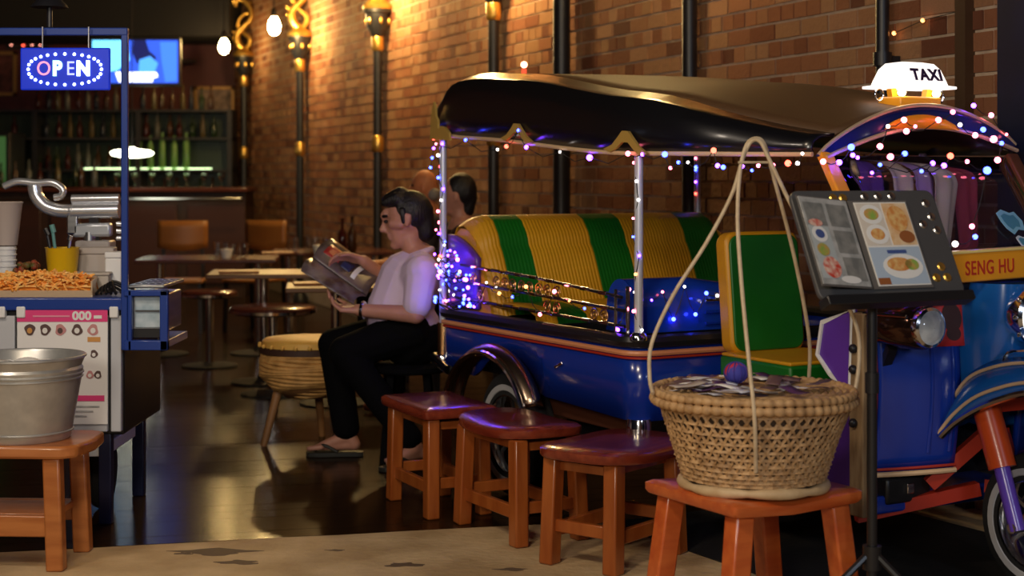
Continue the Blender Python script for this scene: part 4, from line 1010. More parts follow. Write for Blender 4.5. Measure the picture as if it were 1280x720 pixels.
# ------------------------------------------------------------------ basket
BK = Vector((.735,4.87,.4395))
b = thing('woven_basket', 'round woven cane basket with tall bent rattan carrying canes', 'basket', BK)
BH = .270
def br(z): 
    t_ = z/BH; return .205+.045*t_+.045*t_**2.2+.012*math.sin(t_*PI)
m = MB(); m.lathe([(.001,.012)]+[(br(z)-.008, z) for z in [.012+BH*k/10*.95 for k in range(11)]], 48); m.build('inner_lining', M_liner, b)
wv = MB()
def ribbon(pts, w_, nrm_c=True):
    vs = []
    for i, p in enumerate(pts):
        d = (pts[min(i+1,len(pts)-1)]-pts[max(i-1,0)]).normalized(); n_ = Vector((p.x,p.y,.12)).normalized(); s_ = d.cross(n_).normalized()*w_/2
        vs += [p-s_, p+s_, p+s_-n_*.002, p-s_-n_*.002]
    fs = []
    for i in range(len(pts)-1):
        q = i*4; fs += [(q+k, q+(k+1)%4, q+4+(k+1)%4, q+4+k) for k in range(4)]
    wv.add(vs, fs)
NS = 58
for k in range(NS):
    for s in (-1,1):
        pts = []
        for i in range(17):
            z = .03+(BH-.045)*i/16; a_ = 2*PI*k/NS+s*.55*i/16; r_ = br(z)+.0015*(1 if (i+k)%2 else -1)*s
            pts.append(Vector((r_*math.cos(a_), r_*math.sin(a_), z)))
        ribbon(pts, .0085)
for k in range(11):
    z = .035+(BH-.06)*k/10*(.55+.45*k/10)
    N = 120; pts = [Vector(((br(z)+.003*math.sin(29*2*PI*i/N+k*PI))*math.cos(2*PI*i/N), (br(z)+.003*math.sin(29*2*PI*i/N+k*PI))*math.sin(2*PI*i/N), z)) for i in range(N+1)]
    ribbon(pts, .009 if k > 4 else .012)
tag(wv.build('cane_weave', M_weave, b, angle=0), kind='stuff')
def coil(r0, z, rt, nw, name, m_):
    N = nw*6; pts = []; rs = []
    for i in range(N):
        a_ = 2*PI*i/N; pts.append((r0*math.cos(a_), r0*math.sin(a_), z+.002*math.sin(3*a_))); rs.append(rt*(.66+.40*abs(math.sin(PI*i/6))))
    mm = MB(); mm.tube(pts, rs, 8, closed=True); return mm.build(name, m_, b, angle=80)
coil(.302,BH-.006,.015,62,'wrapped_rim',M_weave); coil(.300,BH+.018,.013,62,'lid_rim',M_weave)
coil(.216,.012,.017,7,'base_ring',M_rattan)
m = MB()
for k in range(13):
    r_ = .02+.0215*k; m.tube([(r_*math.cos(a_), r_*math.sin(a_), BH+.004+.012*(r_/.3)**2) for a_ in [2*PI*i/40 for i in range(40)]], .0112, 6, closed=True)
m.build('lid', M_weave, b)
# bent carrying canes
def cane(pix, name='carrying_cane', r_=.0062):
    pts = [P(px,py,D)-BK for px,py,D in pix]; mm = MB(); mm.tube(smooth_path(pts,6), r_, 8); mm.build(name, M_rope, b)
cane([(816,492,4.80),(812,470,4.85),(815,428,4.86),(842,368,4.87),(882,305,4.87),(914,245,4.87),(928,200,4.87),(938,178,4.87),(950,177,4.87),(962,200,4.87),(992,262,4.87),(1035,338,4.87),(1068,400,4.88),(1074,448,4.88),(1064,505,4.85),(1034,575,4.8)])
cane([(945,590,4.62),(943,520,4.56),(936,450,4.62),(927,355,4.72),(922,275,4.80),(925,215,4.85),(933,182,4.87),(945,173,4.88),(956,182,4.89),(968,225,4.93),(988,300,5.0),(1003,370,5.06),(1012,430,5.12),(1011,476,5.16)])
cane([(923,203,4.85),(962,203,4.88)], 'tie_cord', .004)
# packets and a ball on the lid
PK = [mat('packet_%d'%i, c, .45) for i, c in enumerate(((.80,.77,.72),(.10,.06,.08),(.5,.42,.36),(.08,.03,.10),(.9,.88,.85),(.16,.09,.08),(.55,.56,.66)))]
r4 = random.Random(5)
pkm = []
for i in range(7):
    m = MB(); m.grid(lambda u,t: ((u-.5)*(.095+.012*(i%3)), (t-.5)*.042, .003*math.sin(u*5+i)), 6, 2); m.add([],[]); me = m.mesh('packet', PK[i]); pkm.append(me)
for k in range(40):
    a_ = r4.uniform(0,2*PI); r_ = .215*math.sqrt(r4.random())
    o = bpy.data.objects.new('packet', pkm[r4.randrange(7)]); C.objects.link(o)
    o.location = BK+Vector((r_*math.cos(a_)-.015, r_*math.sin(a_), BH+.024+.0006*k)); o.rotation_euler = (r4.uniform(-.12,.12), r4.uniform(-.10,.10), r4.uniform(0,PI))
    q_ = o.modifiers.new('s','SOLIDIFY'); q_.thickness = .0015
    tag(o, 'small flat packet scattered among others on the basket lid', 'packet', 'flat packets on the basket lid')
t = thing('woollen_ball', 'small red and blue ball on the basket lid', 'ball', BK+Vector((-.045,.06,BH+.065)))
m = MB(); m.ball((0,0,0),(.036,.036,.032),20,14); m.build('ball', mat('ball_mix',(.55,.02,.03),.8,col2=(.05,.05,.35),scale=14,lo=.45,hi=.55), t)
m = MB()
for k in range(5): m.tube([(.0365*math.cos(a_)*math.cos(k*.63), .0365*math.cos(a_)*math.sin(k*.63), .0325*math.sin(a_)) for a_ in [2*PI*i/24 for i in range(24)]], .0022, 5, closed=True)
m.build('thread', mat('ball_thread',(.05,.04,.30),.8), t)

# ------------------------------------------------------------------ menu stand and menu
MS = Vector((1.062,4.72,0)); YAW = R_(25); TILT = R_(27)
ms = thing('menu_stand', 'black tripod stand with grey lectern board in front of the tuk-tuk nose', 'stand', MS)
m = MB(); m.tube([(0,0,.20),(0,0,1.03)], .0155, 12); m.build('pole', M_black, ms)
for z0, z1, r_ in ((.74,.80,.021),(.22,.29,.028)):
    m = MB(); m.tube([(0,0,z0),(0,0,z1)], r_, 12); m.build('clamp', M_black, ms)
for k in range(3):
    a_ = R_(80+120*k); m = MB(); m.tube([(.02*math.cos(a_),.02*math.sin(a_),.26),(.16*math.cos(a_),.16*math.sin(a_),.15),(.30*math.cos(a_),.30*math.sin(a_),.012)], .011, 8); l_ = m.build('leg', M_black, ms)
    m = MB(); m.ball((.30*math.cos(a_),.30*math.sin(a_),.012),.014,8,6); m.build('rubber_foot', M_rubber, l_)
bx_ = Vector((math.cos(YAW), math.sin(YAW), 0)); fw = Vector((math.sin(YAW), -math.cos(YAW), 0))
bn = (fw*math.cos(TILT)+Vector((0,0,1))*math.sin(TILT)).normalized(); by_ = bn.cross(bx_)
BC = P(1106,304,4.73)-MS
BM = frame_M(BC, bx_, by_, bn)
m = MB(); m.prism(rrect(-.285,.24,-.175,.175,.03,5,9), .016, BM @ Matrix.Translation((0,0,-.016))); bd = m.build('board', M_greyboard, ms, bevel=.003)
m = MB(); m.prism(rrect(-.285,.24,-.20,-.17,.005,3,9), .05, BM @ Matrix.Translation((0,0,-.016))); m.build('ledge', M_black, ms, bevel=.003)
m = MB(); m.bar((0,0,1.0), BC-bn*.02, .05, .05); m.build('tilt_bracket', M_black, ms)
for x, y in ((.20,.13),(.205,.085),(.21,.04),(.15,-.115),(.19,-.115),(.18,-.08),(-.02,.155),(.03,.155),(-.10,.15),(-.135,.15),(.08,.155),(.165,.06)):
    gold_ = y < -.05 or x < -.09
    m = MB(); m.lathe([(.001,.005),(.011,.004),(.0145,.0)], 14, BM @ Matrix.Translation((x,y,.0))); m.build('stud', M_gold if gold_ else M_steel, bd)
mn = thing('menu_book', 'open photo menu of food pictures on the grey lectern board', 'menu', MS+BC, 0)
LM = frame_M(Vector((0,0,0)), bx_, by_, bn)
def page(M_, w_, h_, m_, name='page'):
    m = MB(); m.prism([(-w_/2,-h_/2),(w_/2,-h_/2),(w_/2,h_/2),(-w_/2,h_/2)], .003, M_); return m.build(name, m_, mn, angle=0)
def disc(par, M_, x, y, rx, ry, c, nm, z, n_=20):
    m = MB(); m.prism([(x+rx*math.cos(2*PI*k/n_), y+ry*math.sin(2*PI*k/n_)) for k in range(n_)], .0006, M_ @ Matrix.Translation((0,0,z))); m.build(nm, c, par, angle=0)
def rect(par, M_, x0, y0, x1, y1, c, nm, z):
    m = MB(); m.prism([(x0,y0),(x1,y0),(x1,y1),(x0,y1)], .0006, M_ @ Matrix.Translation((0,0,z))); m.build(nm, c, par, angle=0)
M_food = mat('food_print',(.62,.24,.06),.5,col2=(.75,.5,.2),scale=60); M_foodg = mat('green_food_print',(.25,.42,.08),.5,col2=(.6,.3,.1),scale=50)
M_pgrey = mat('print_grey',(.32,.33,.33),.45,col2=(.5,.5,.5),scale=30); M_pblue = mat('print_blue',(.06,.10,.3),.45); M_psky = mat('print_sky',(.42,.52,.66),.45)
M_card = mat('page_card',(.80,.78,.75),.35); M_pdark = mat('page_dark',(.13,.12,.115),.35)
RM = LM @ Matrix.Translation((.015,-.005,.003))
pg = page(RM, .215, .285, M_pdark, 'page_backing'); pg = page(RM @ Matrix.Translation((.005,0,.003)), .19, .27, M_card)
R2 = RM @ Matrix.Translation((.005,0,.006))
rect(pg,R2,-.092,-.131,.092,-.012,M_psky,'photo_print',.0002); rect(pg,R2,.002,-.006,.092,.131,mat('print_peach',(.70,.42,.2),.45,col2=(.8,.65,.45),scale=25),'photo_print',.0002); rect(pg,R2,-.092,-.006,-.004,.131,mat('print_pale',(.68,.62,.55),.45),'photo_print',.0002)
for x, y, rx, ry, c in ((-.046,.095,.040,.032,M_white),(-.046,.095,.026,.019,M_foodg),(-.044,.03,.040,.032,M_white),(-.044,.03,.025,.019,M_food),(.045,.08,.036,.042,M_food),(.06,.02,.028,.020,mat('print_brown',(.3,.1,.03),.5)),(.012,-.075,.072,.040,M_white),(.0,-.068,.045,.022,M_food),(.045,-.07,.025,.018,M_foodg)):
    disc(pg,R2,x,y,rx,ry,c,'plate_print',.0012 if c is M_white else .002)
rect(pg,R2,-.03,-.033,.04,-.022,M_pblue,'caption_print',.0014); rect(pg,R2,-.092,-.131,-.05,-.11,mat('print_brown',(.3,.1,.03),.5),'photo_print',.0012)
# left leaf, lifted on its hinge
HG = RM @ Matrix.Translation((-.115,0,.003)) @ Matrix.Rotation(R_(11),4,'Y') @ Matrix.Translation((-.105,0,0))
lf = page(HG, .205, .285, M_pdark, 'page_backing'); lf = page(HG @ Matrix.Translation((0,0,.003)), .196, .275, M_pgrey)
H2 = HG @ Matrix.Translation((0,0,.006))
for k, (x, y) in enumerate(((-.05,.085),(.045,.085),(.045,-.0),(.05,-.085))):
    rect(lf,H2,x-.04,y-.036,x+.04,y+.036,mat('print_slate',(.16,.17,.17),.4,col2=(.28,.28,.27),scale=30),'photo_print',.0003)
rect(lf,H2,-.092,-.12,-.012,.045,mat('print_plate_ground',(.45,.5,.52),.45),'photo_print',.0003)
for x, y, rx, ry, c in ((-.055,.02,.030,.026,M_white),(-.055,.02,.018,.014,M_pblue),(-.06,-.03,.024,.02,M_foodg),(-.045,-.085,.035,.034,mat('print_tomato',(.6,.05,.03),.5,col2=(.8,.6,.5),scale=60)),(-.06,.055,.028,.012,mat('print_tomato',(.6,.05,.03),.5)),(.02,-.12,.04,.012,M_white)):
    disc(lf,H2,x,y,rx,ry,c,'plate_print',.0012 if c is M_white else .002)

# added dark sheet standing in for the near-black ground under the tuk-tuk
m = MB(); m.prism(rrect(.8,3.1,-.66,.52,.04,4,9), .004, Matrix.Identity(4)); t = m.build('dark_ground_sheet', mat('dark_ground',(.012,.011,.011),.7,bump=.3,scale=60), loc=TKO+Vector((0,0,.0008)), rz=TKA, bevel=.002)
tag(t, 'added dark sheet darkening the footpath under the front half of the tuk-tuk', 'ground sheet')
# ------------------------------------------------------------------ food cart at left
CD = 6.3                                     # distance of the cart's front face
def CX(px): return (px-640)/F*CD
def CZ(py): return EYE-(py-220)/F*CD
ct = thing('food_cart', 'white food cart with blue steel frame at the left', 'cart', (-2.0,CD,0))
def cx(px): return CX(px)+2.0
m = MB(); m.box((( -.75+cx(153))/2, .36, (CZ(388)+CZ(545))/2), (cx(153)+.75, .66, CZ(388)-CZ(545))); m.build('cabinet', M_black, ct, bevel=.008)  # black on a white cart: the shaded side is put into the colour
m = MB(); m.box(((-.75+cx(160))/2,.36,CZ(380)),(cx(160)+.75,.74,.05)); m.build('counter', M_cartblue, ct, bevel=.006)
for x0, x1 in ((cx(-120),cx(18)),(cx(22),cx(134)),(cx(138),cx(151))):
    m = MB(); m.box(((x0+x1)/2,.018,(CZ(395)+CZ(540))/2),(x1-x0,.03,CZ(395)-CZ(540))); m.build('front_panel', mat('cart_grey',(.52,.54,.58),.4), ct, bevel=.004)
for px in (2,27,143):
    m = MB(); m.box((cx(px),.0,CZ(390)),(.035,.03,.045)); m.build('hinge', M_white, ct, bevel=.005)
def cpost(px, y, z0, z1, nm='post', r=.026):
    m = MB(); m.box((cx(px),y,(z0+z1)/2),(r,r,z1-z0)); m.build(nm, M_cartblue, ct, bevel=.004)
cpost(157,-.01,CZ(437),CZ(36)); cpost(-115,-.01,.36,CZ(36))
for y in (-.01,):
    m = MB(); m.box(((cx(-115)+cx(161))/2,y,CZ(40)),(cx(161)-cx(-115),.03,.03)); m.build('top_beam', M_cartblue, ct, bevel=.004)
for px in (128,-110):
    for y in (.06,.62):
        m = MB(); m.box((cx(px),y,.18),(.05,.05,.36)); m.build('leg', M_ink, ct, bevel=.004)
m = MB(); m.box((cx(30),.30,CZ(566)),(.62,.5,.05)); m.build('under_shelf', M_white, ct, bevel=.005)
for px in (100,-90):
    Mx = Matrix.Translation((cx(px),.35,.16)) @ Matrix.Rotation(PI/2,4,'Y'); m = MB(); m.lathe([(.10,-.02),(.15,-.025),(.16,0),(.15,.025),(.10,.02)], 28, Mx, False); w_ = m.build('wheel', M_rubber, ct)
    m = MB(); m.lathe([(.001,-.03),(.03,-.03),(.05,-.012),(.1,-.012),(.1,.012),(.05,.012),(.03,.03),(.001,.03)], 28, Mx, False); m.build('hub', M_steel, w_)
# poster
def cart_print(poly, mm, parent, y, nm):
    b_ = MB(); b_.prism(poly, .0015, frame_M((0,y,0),(1,0,0),(0,0,1),(0,-1,0))); return b_.build(nm, mm, parent, angle=0)
def R4(a_, b_, c_, d_): return [(cx(a_),CZ(d_)),(cx(c_),CZ(d_)),(cx(c_),CZ(b_)),(cx(a_),CZ(b_))]
ps = cart_print(R4(22,376,135,530), M_paper, ct, -.004, 'poster')
cart_print(R4(22,376,135,402), M_pink, ps, -.0065, 'pink_header')
text('header_lettering', '000', .045, M_white, frame_M((cx(103),-.009,CZ(395)),(1,0,0),(0,0,1),(0,-1,0)), ps, .0006, 1.1, 1, .002)
cart_print(R4(118,394,128,398), M_white, ps, -.009, 'header_line'); cart_print(R4(42,394,88,396), mat('pale_pink',(.8,.3,.42),.6), ps, -.009, 'header_line')
M_icon = mat('icon_brown',(.10,.055,.05),.6); M_iconp = mat('icon_pink',(.55,.25,.25),.6); M_icona = mat('icon_amber',(.62,.30,.08),.6)
def icon(px, py, r_, c1, c2, k):
    n_ = 18; s_ = r_/F*CD
    o_ = [(cx(px)+s_*math.cos(2*PI*i/n_)*(1+.18*math.sin(k+3*2*PI*i/n_)), CZ(py)+s_*1.1*math.sin(2*PI*i/n_)) for i in range(n_)]
    a_ = cart_print(o_, c1, ps, -.0066, 'menu_icon'); i_ = [(cx(px)+s_*.5*math.cos(2*PI*i/n_), CZ(py+1)+s_*.55*math.sin(2*PI*i/n_)) for i in range(n_)]
    cart_print(i_, c2, ps, -.009, 'menu_icon')
for k, (px, c1, c2) in enumerate(((38,M_icon,M_icona),(57,M_icon,M_card),(76,M_iconp,M_icon),(97,M_icon,M_card),(117,M_iconp,M_card))): icon(px, 412, 6.5, c1, c2, k)
cart_print(R4(110,421,126,427), M_icona, ps, -.0066, 'menu_icon')
for k, (px, py) in enumerate(((118,442),(113,468),(123,468),(60,442),(80,442),(40,442),(40,468),(60,468),(80,468))): icon(px, py, 4.5, M_iconp if k%2 else M_icon, M_card, k+2)
cart_print(R4(30,494,131,501), M_pink, ps, -.0066, 'pink_line')
for k in range(3): cart_print(R4(34,507+6*k,125-8*k,509+6*k), mat('print_grey',(.32,.33,.33),.45), ps, -.0066, 'print_line')
# blue side tray with glass pan
x0, x1, z0, z1 = cx(157), cx(212), CZ(437), CZ(362)
tr = thing('side_tray', 'blue framed side tray with glass pan on the right end of the cart', 'tray', (-2.0,CD,0))
for q_ in (((x0+x1)/2,0,z0+.02,x1-x0,.04),((x0+x1)/2,0,z1-.012,x1-x0,.024)):
    m = MB(); m.box((q_[0],-.02,q_[2]),(q_[3],.03,q_[4])); m.build('frame_bar', M_cartblue, tr, bevel=.004)
for x_, w_ in ((x1-.016,.032),(x0+.024,.016)):
    m = MB(); m.box((x_,-.02,(z0+z1)/2),(w_,.03,z1-z0)); m.build('frame_bar', M_cartblue, tr, bevel=.004)
m = MB(); m.box(((x0+x1)/2,.20,z0+.02),(x1-x0-.02,.40,.03)); m.build('shelf', M_cartblue, tr, bevel=.003)
m = MB(); m.box(((x0+x1)/2+.005,.012,(z0+z1)/2+.03),(x1-x0-.06,.02,.125)); m.build('glass_front', mat('frosted_glass',(.55,.65,.72),.2,col2=(.35,.47,.55),scale=18), tr, bevel=.004)
m = MB(); m.box(((x0+x1)/2,.012,z0+.065),(x1-x0-.05,.02,.035)); m.build('drawer_slot', M_black, tr)
m = MB(); m.box(((x0+x1)/2,-.002,(z0+z1)/2+.035),(x1-x0-.08,.012,.006)); m.build('slat', M_greyboard, tr)
m = MB(); m.box(((x0+x1)/2-.005,.19,(z0+z1)/2+.02),(x1-x0-.05,.36,.15)); m.build('pan', M_steel, tr, bevel=.006)
lid = MB(); lid.box(((x0+x1)/2-.005,.19,z1+.012),(x1-x0-.03,.38,.014)); lid = lid.build('lid', M_steel, tr, bevel=.004)
for i in range(5):
    for j in range(4):
        m = MB(); m.lathe([(.001,.0205),(.010,.0205),(.012,.019)], 10, Matrix.Translation((x0+.035+i*.028,.06+j*.085,z1))); m.build('lid_hole', M_black, lid)
# OPEN sign hung on the top beam
q = P(81,86,6.24); sg2 = thing('open_sign', 'blue illuminated OPEN sign hanging on the cart frame', 'sign', q)
m = MB(); m.box((0,.012,0),(.35,.02,.165)); m.build('panel', mat('open_blue',(.01,.03,.45),.3,emit=(.01,.05,.95),estr=.30), sg2, bevel=.006)
for s_ in (-1,1):
    m = MB(); m.tube([(s_*.09,.012,.08),(s_*.09,.012,.165)], .003, 6); m.build('chain', M_steel, sg2)
dm = MB(); dm.ball((0,0,0), (.0062,.004,.0062), 8, 6); dm = dm.mesh('led', glow('led_white',(.72,.85,1),5), 60)
for k in range(28):
    a_ = 2*PI*k/28; o = bpy.data.objects.new('led', dm); C.objects.link(o); o.parent = sg2; o.location = (.143*math.copysign(abs(math.cos(a_))**.9,math.cos(a_)), .0, .06*math.copysign(abs(math.sin(a_))**.8,math.sin(a_))-.002)
for ch, x, c, s_, b_ in (('O',-.082,(1,.30,.45),1.6,0),('P',-.030,(.45,1,.55),2.6,.004),('E',.022,(.55,.6,1),1.4,0),('N',.072,(.85,1,.95),3.2,.004)):
    text('letter', ch, .078, glow('open_'+ch,c,s_), face_cam((x,-.001,-.001)), sg2, .002, .88, 1, b_)
# cart lamp: dark pendant above the sign
q = P(62,20,6.5); t = thing('dark_lamp', 'dark unlit clip lamp on top of the cart frame', 'lamp', (q.x,q.y,CZ(36)+.005))
m = MB(); m.lathe([(.05,0),(.05,.01),(.012,.02),(.012,.10)], 14); m.build('base', M_iron, t)
m = MB(); m.lathe([(.02,.16),(.07,.11),(.075,.10),(.06,.10)], 16); m.build('shade', M_iron, t)
# things on the counter
ZC = CZ(380)+.0255
def on_c(px, dy): return Vector(((px-640)/F*(CD+dy), CD+dy, ZC))
t = thing('noodle_tray', 'shallow tray heaped with orange fried snacks at the cart front', 'food tray', (on_c(45,.09).x,CD+.10,ZC))
m = MB()
for a_, b_ in (((-.24,-.06,.01),(.235,-.06,.01)),((-.24,.10,.04),(.215,.10,.04)),((-.24,-.06,.03),(-.24,.10,.03)),((.235,-.06,.03),(.215,.10,.035))): m.bar(a_, b_, .006, .03 if b_[1] < 0 and a_[1] < 0 else .065)
m.box((0,.02,.004),(.46,.16,.006)); m.build('tray', mat('clear_tray',(.75,.55,.35),.2,trans=.3), t)
m = MB(); m.grid(lambda u,v: ((u-.5)*.45, -.05+.14*v, .02+.055*math.sin(v*PI)*(.7+.3*math.sin(u*PI))), 16, 6); m.build('snack_mound', mat('fried_orange_base',(.75,.26,.03),.6), t)
fr = MB(); r6 = random.Random(3)
for k in range(420):
    x = r6.uniform(-.22,.21); y = r6.uniform(-.055,.09); z = .03+.06*math.sin((y+.055)/.145*PI)*(.8+.2*math.sin((x+.22)/.43*PI)); d = Vector((r6.uniform(-1,1),r6.uniform(-1,1),r6.uniform(-.3,.5))).normalized()*.022
    fr.bar(Vector((x,y,z))-d, Vector((x,y,z))+d, .008, .006)
tag(fr.build('fried_snacks', mat('fried_orange',(.95,.33,.03),.5,col2=(.95,.62,.20),scale=30), t, angle=0), kind='stuff')
for px, dy, r1, r2, h, mm, nm, lab, cat in ((78,.30,.052,.068,.18,mat('yellow_plastic',(.80,.50,.01),.35),'yellow_tub','yellow plastic tub holding utensils on the cart','tub'),
    (34,.34,.05,.06,.06,mat('milky_plastic',(.55,.52,.48),.3,trans=.3),'glass_bowl','small pale bowl of red garnish on the cart','bowl')):
    o_ = on_c(px,dy); t = thing(nm, lab, cat, o_)
    m = MB(); m.lathe([(.001,0),(r1,0),(r2,h),(r2+.004,h+.004),(r2-.004,h),(r1-.004,.006),(.001,.006)], 28); m.build('cup', mm, t)
    if nm == 'yellow_tub':
        for k, (dx, dz, c) in enumerate(((-.07,.11,M_black),(-.045,.13,mat('teal_handle',(.10,.28,.27),.4)),(.03,.07,M_steel))):
            m = MB(); m.tube([(dx*.2,0,.01),(dx,.01,h+dz*.7)], .007, 8); m.tube([(dx*.85,.01,h+dz*.5),(dx*1.05,.01,h+dz*.75)], .011, 8); m.build('utensil', c, t)
    else:
        r6 = random.Random(2); m = MB()
        for k in range(24): m.ball((r6.uniform(-.04,.04), r6.uniform(-.04,.04), .06+r6.uniform(0,.06)), r6.uniform(.01,.018), 8, 6)
        m.build('garnish', mat('garnish_red',(.35,.03,.015),.6,col2=(.08,.10,.02),scale=30), t)
M_mach = mat('polished_machine_steel',(.78,.80,.84),.25,.75)
# polished machine: chrome-like elbow pipe appliance
o_ = on_c(82,.62); t = thing('chrome_pipe_machine', 'polished steel machine with curved handle and horizontal barrel on the cart', 'machine', (o_.x,o_.y,ZC))
Dm = CD+.62
def pm(px, py, dd=0): return P(px,py,Dm+dd)-Vector(t.location)
m = MB(); m.tube(smooth_path([pm(43,232),pm(46,245),pm(56,257),pm(72,263),pm(92,264)],6), [.030]*24+[.036], 14); m.build('elbow', M_mach, t)
m = MB(); m.tube([pm(90,264),pm(149,263)], .034, 18); m.build('barrel', M_mach, t)
m = MB(); m.tube([pm(90,249),pm(149,248)], .020, 14); m.build('upper_barrel', M_mach, t)
m = MB(); m.tube(smooth_path([pm(5,233),pm(22,227),pm(45,229),pm(62,228),pm(72,231),pm(79,238),pm(76,245),pm(68,247)],6), .016, 12); m.build('handle', M_mach, t)
m = MB(); m.box(pm(92,280),(.05,.05,.09)); m.build('feed_block', M_steel, t, bevel=.008)
m = MB(); m.bar(pm(92,288),pm(140,287),.05,.06); m.build('spout_block', mat('pale_metal',(.62,.66,.72),.3,.6), t, bevel=.012)
m = MB(); m.tube([pm(112,290),pm(112,306)], .028, 14); m.build('spout', M_steel, t)
m = MB(); pz = pm(118,0); m.box((pz.x,.02,.10),(.15,.12,.20)); m.build('housing', mat('machine_grey',(.40,.36,.34),.4), t, bevel=.01)
m = MB(); m.bar((pz.x,.03,.18), pm(118,262), .04); m.build('neck', M_dark, t)
for k in range(3):
    q_ = pm(146,280+9*k,-.03); m = MB(); m.tube([q_, q_+Vector((.03,0,0))], .011, 10); m.build('knob', M_mach, t)
# cup stack, boxes, packet
o_ = on_c(8,.5); t = thing('cup_stack', 'tall pale paper cup and stacked cups at the left edge of the cart', 'cups', o_)
m = MB(); m.lathe([(.001,.0),(.036,.0),(.040,.18),(.001,.18)], 24); m.build('cup_column', M_white, t)
for k in range(7):
    m = MB(); m.lathe([(.040,.02+.024*k),(.043,.022+.024*k),(.043,.027+.024*k),(.040,.029+.024*k)], 24, cap=False); m.build('cup_rim', M_white, t)
m = MB(); m.lathe([(.045,.185),(.066,.36),(.070,.365),(.066,.37),(.001,.37)], 24); m.build('large_cup', mat('beige_paper',(.50,.42,.38),.6), t)
for px, dy, w_, d_, h_, mm, lab in ((116,.26,.15,.10,.085,mat('foam_beige',(.52,.47,.42),.6),'beige takeaway box at the middle of the cart counter'),(143,.34,.07,.08,.165,M_white,'white carton beside the blue cart post'),(120,.42,.16,.10,.18,mat('box_taupe',(.46,.41,.38),.6),'taupe box behind the beige takeaway box')):
    o_ = on_c(px,dy); t = thing('takeaway_box', lab, 'box', o_, .1, 'boxes on the cart counter')
    m = MB(); m.box((0,0,h_*.42),(w_*.94,d_*.94,h_*.84)); m.build('box_body', mm, t, bevel=.006)
    m = MB(); m.box((0,0,h_*.92),(w_,d_,h_*.16)); m.build('box_lid', mm, t, bevel=.006)
o_ = on_c(106,.20); t = thing('sauce_cup', 'small clear sauce cup in front of the beige box', 'cup', o_)
m = MB(); m.lathe([(.001,0),(.022,0),(.028,.04),(.026,.04),(.02,.004),(.001,.004)], 18); m.build('cup', mat('milky_plastic',(.55,.52,.48),.3,trans=.3), t); m = MB(); m.lathe([(.029,.038),(.03,.044),(.001,.046)], 18); m.build('cup_lid', M_white, t)
m = MB()
for k in range(5): m.tube(smooth_path([(.02*k-.04,-.03,.006),(.01*k-.03,.03,.03+.006*k),(.03*k-.02,.02,.02),(.02*k+.02,-.03,.012)],4), .006, 6)
o_ = on_c(135,.14); tag(m.build('cable_coil', M_black, loc=o_), 'coil of black cable on the cart counter beside the post', 'cable')
# ------------------------------------------------------------------ people
def remesh(o, vox, it=4):
    q = o.modifiers.new('remesh','REMESH'); q.mode = 'VOXEL'; q.voxel_size = vox; q.use_smooth_shade = True
    s_ = o.modifiers.new('smooth','SMOOTH'); s_.iterations = it; s_.factor = .5
    return o
MD = 7.78
def mp(px, py, dy=0): return P(px, py, MD) + Vector((0, dy, 0))
# the reading man, facing left; near side is his left
body = MB()
hip_n, hip_f = mp(512,412,-.09), mp(512,412,.09)
pel = mp(512,408); belly = mp(498,392); chest = mp(512,352); neck0 = mp(524,325); neck1 = mp(513,300); head = mp(507,273)
body.caps(pel, belly, .14, .145); body.caps(belly, chest, .145, .145); body.caps(chest, neck0, .135, .09); body.caps(neck0, neck1, .062, .056)
HM = Matrix.Rotation(R_(-14), 4, 'Y')
def hd(x, y, z): return head+(HM @ Vector((x,y,z)))
body.ball(head+Vector((.012,0,.02)), (.10,.08,.108), 20, 14, HM)                       # skull
body.caps(hd(-.045,0,-.02), hd(-.050,0,-.085), .062, .045); body.caps(hd(-.03,0,-.06), hd(.03,0,-.07), .055, .05)   # face, jaw
body.caps(hd(-.070,0,-.108), hd(-.082,0,-.112), .028, .024)                                # chin
body.caps(hd(-.088,0,.035), hd(-.075,0,.045), .03, .03)                                   # brow
body.caps(hd(-.100,0,.012), hd(-.124,0,-.026), .011, .015); body.caps(hd(-.110,.010,-.034), hd(-.110,-.010,-.034), .010, .010)   # nose
body.caps(hd(-.098,.016,-.060), hd(-.098,-.016,-.060), .010, .010); body.caps(hd(-.095,.014,-.076), hd(-.095,-.014,-.076), .010, .010)  # lips
for s_ in (-1,1):
    body.caps(hd(.012,s_*.082,.012), hd(.004,s_*.084,-.032), .014, .010); body.caps(hd(.026,s_*.086,.008), hd(.018,s_*.084,-.018), .011, .010)
    body.caps(hd(-.062,s_*.048,-.01), hd(-.03,s_*.06,-.02), .026, .026)
sh_n, sh_f = mp(530,338,-.17), mp(524,336,.17)
el_n, wr_n = mp(523,388,-.23), mp(452,384,-.16)
el_f, wr_f = mp(490,362,.22), mp(452,327,.10)
body.caps(chest, sh_n, .09, .07); body.caps(chest, sh_f, .09, .07)
body.caps(sh_n, el_n, .058, .046); body.caps(el_n, wr_n, .046, .030); body.caps(sh_f, el_f, .058, .046); body.caps(el_f, wr_f, .044, .029)
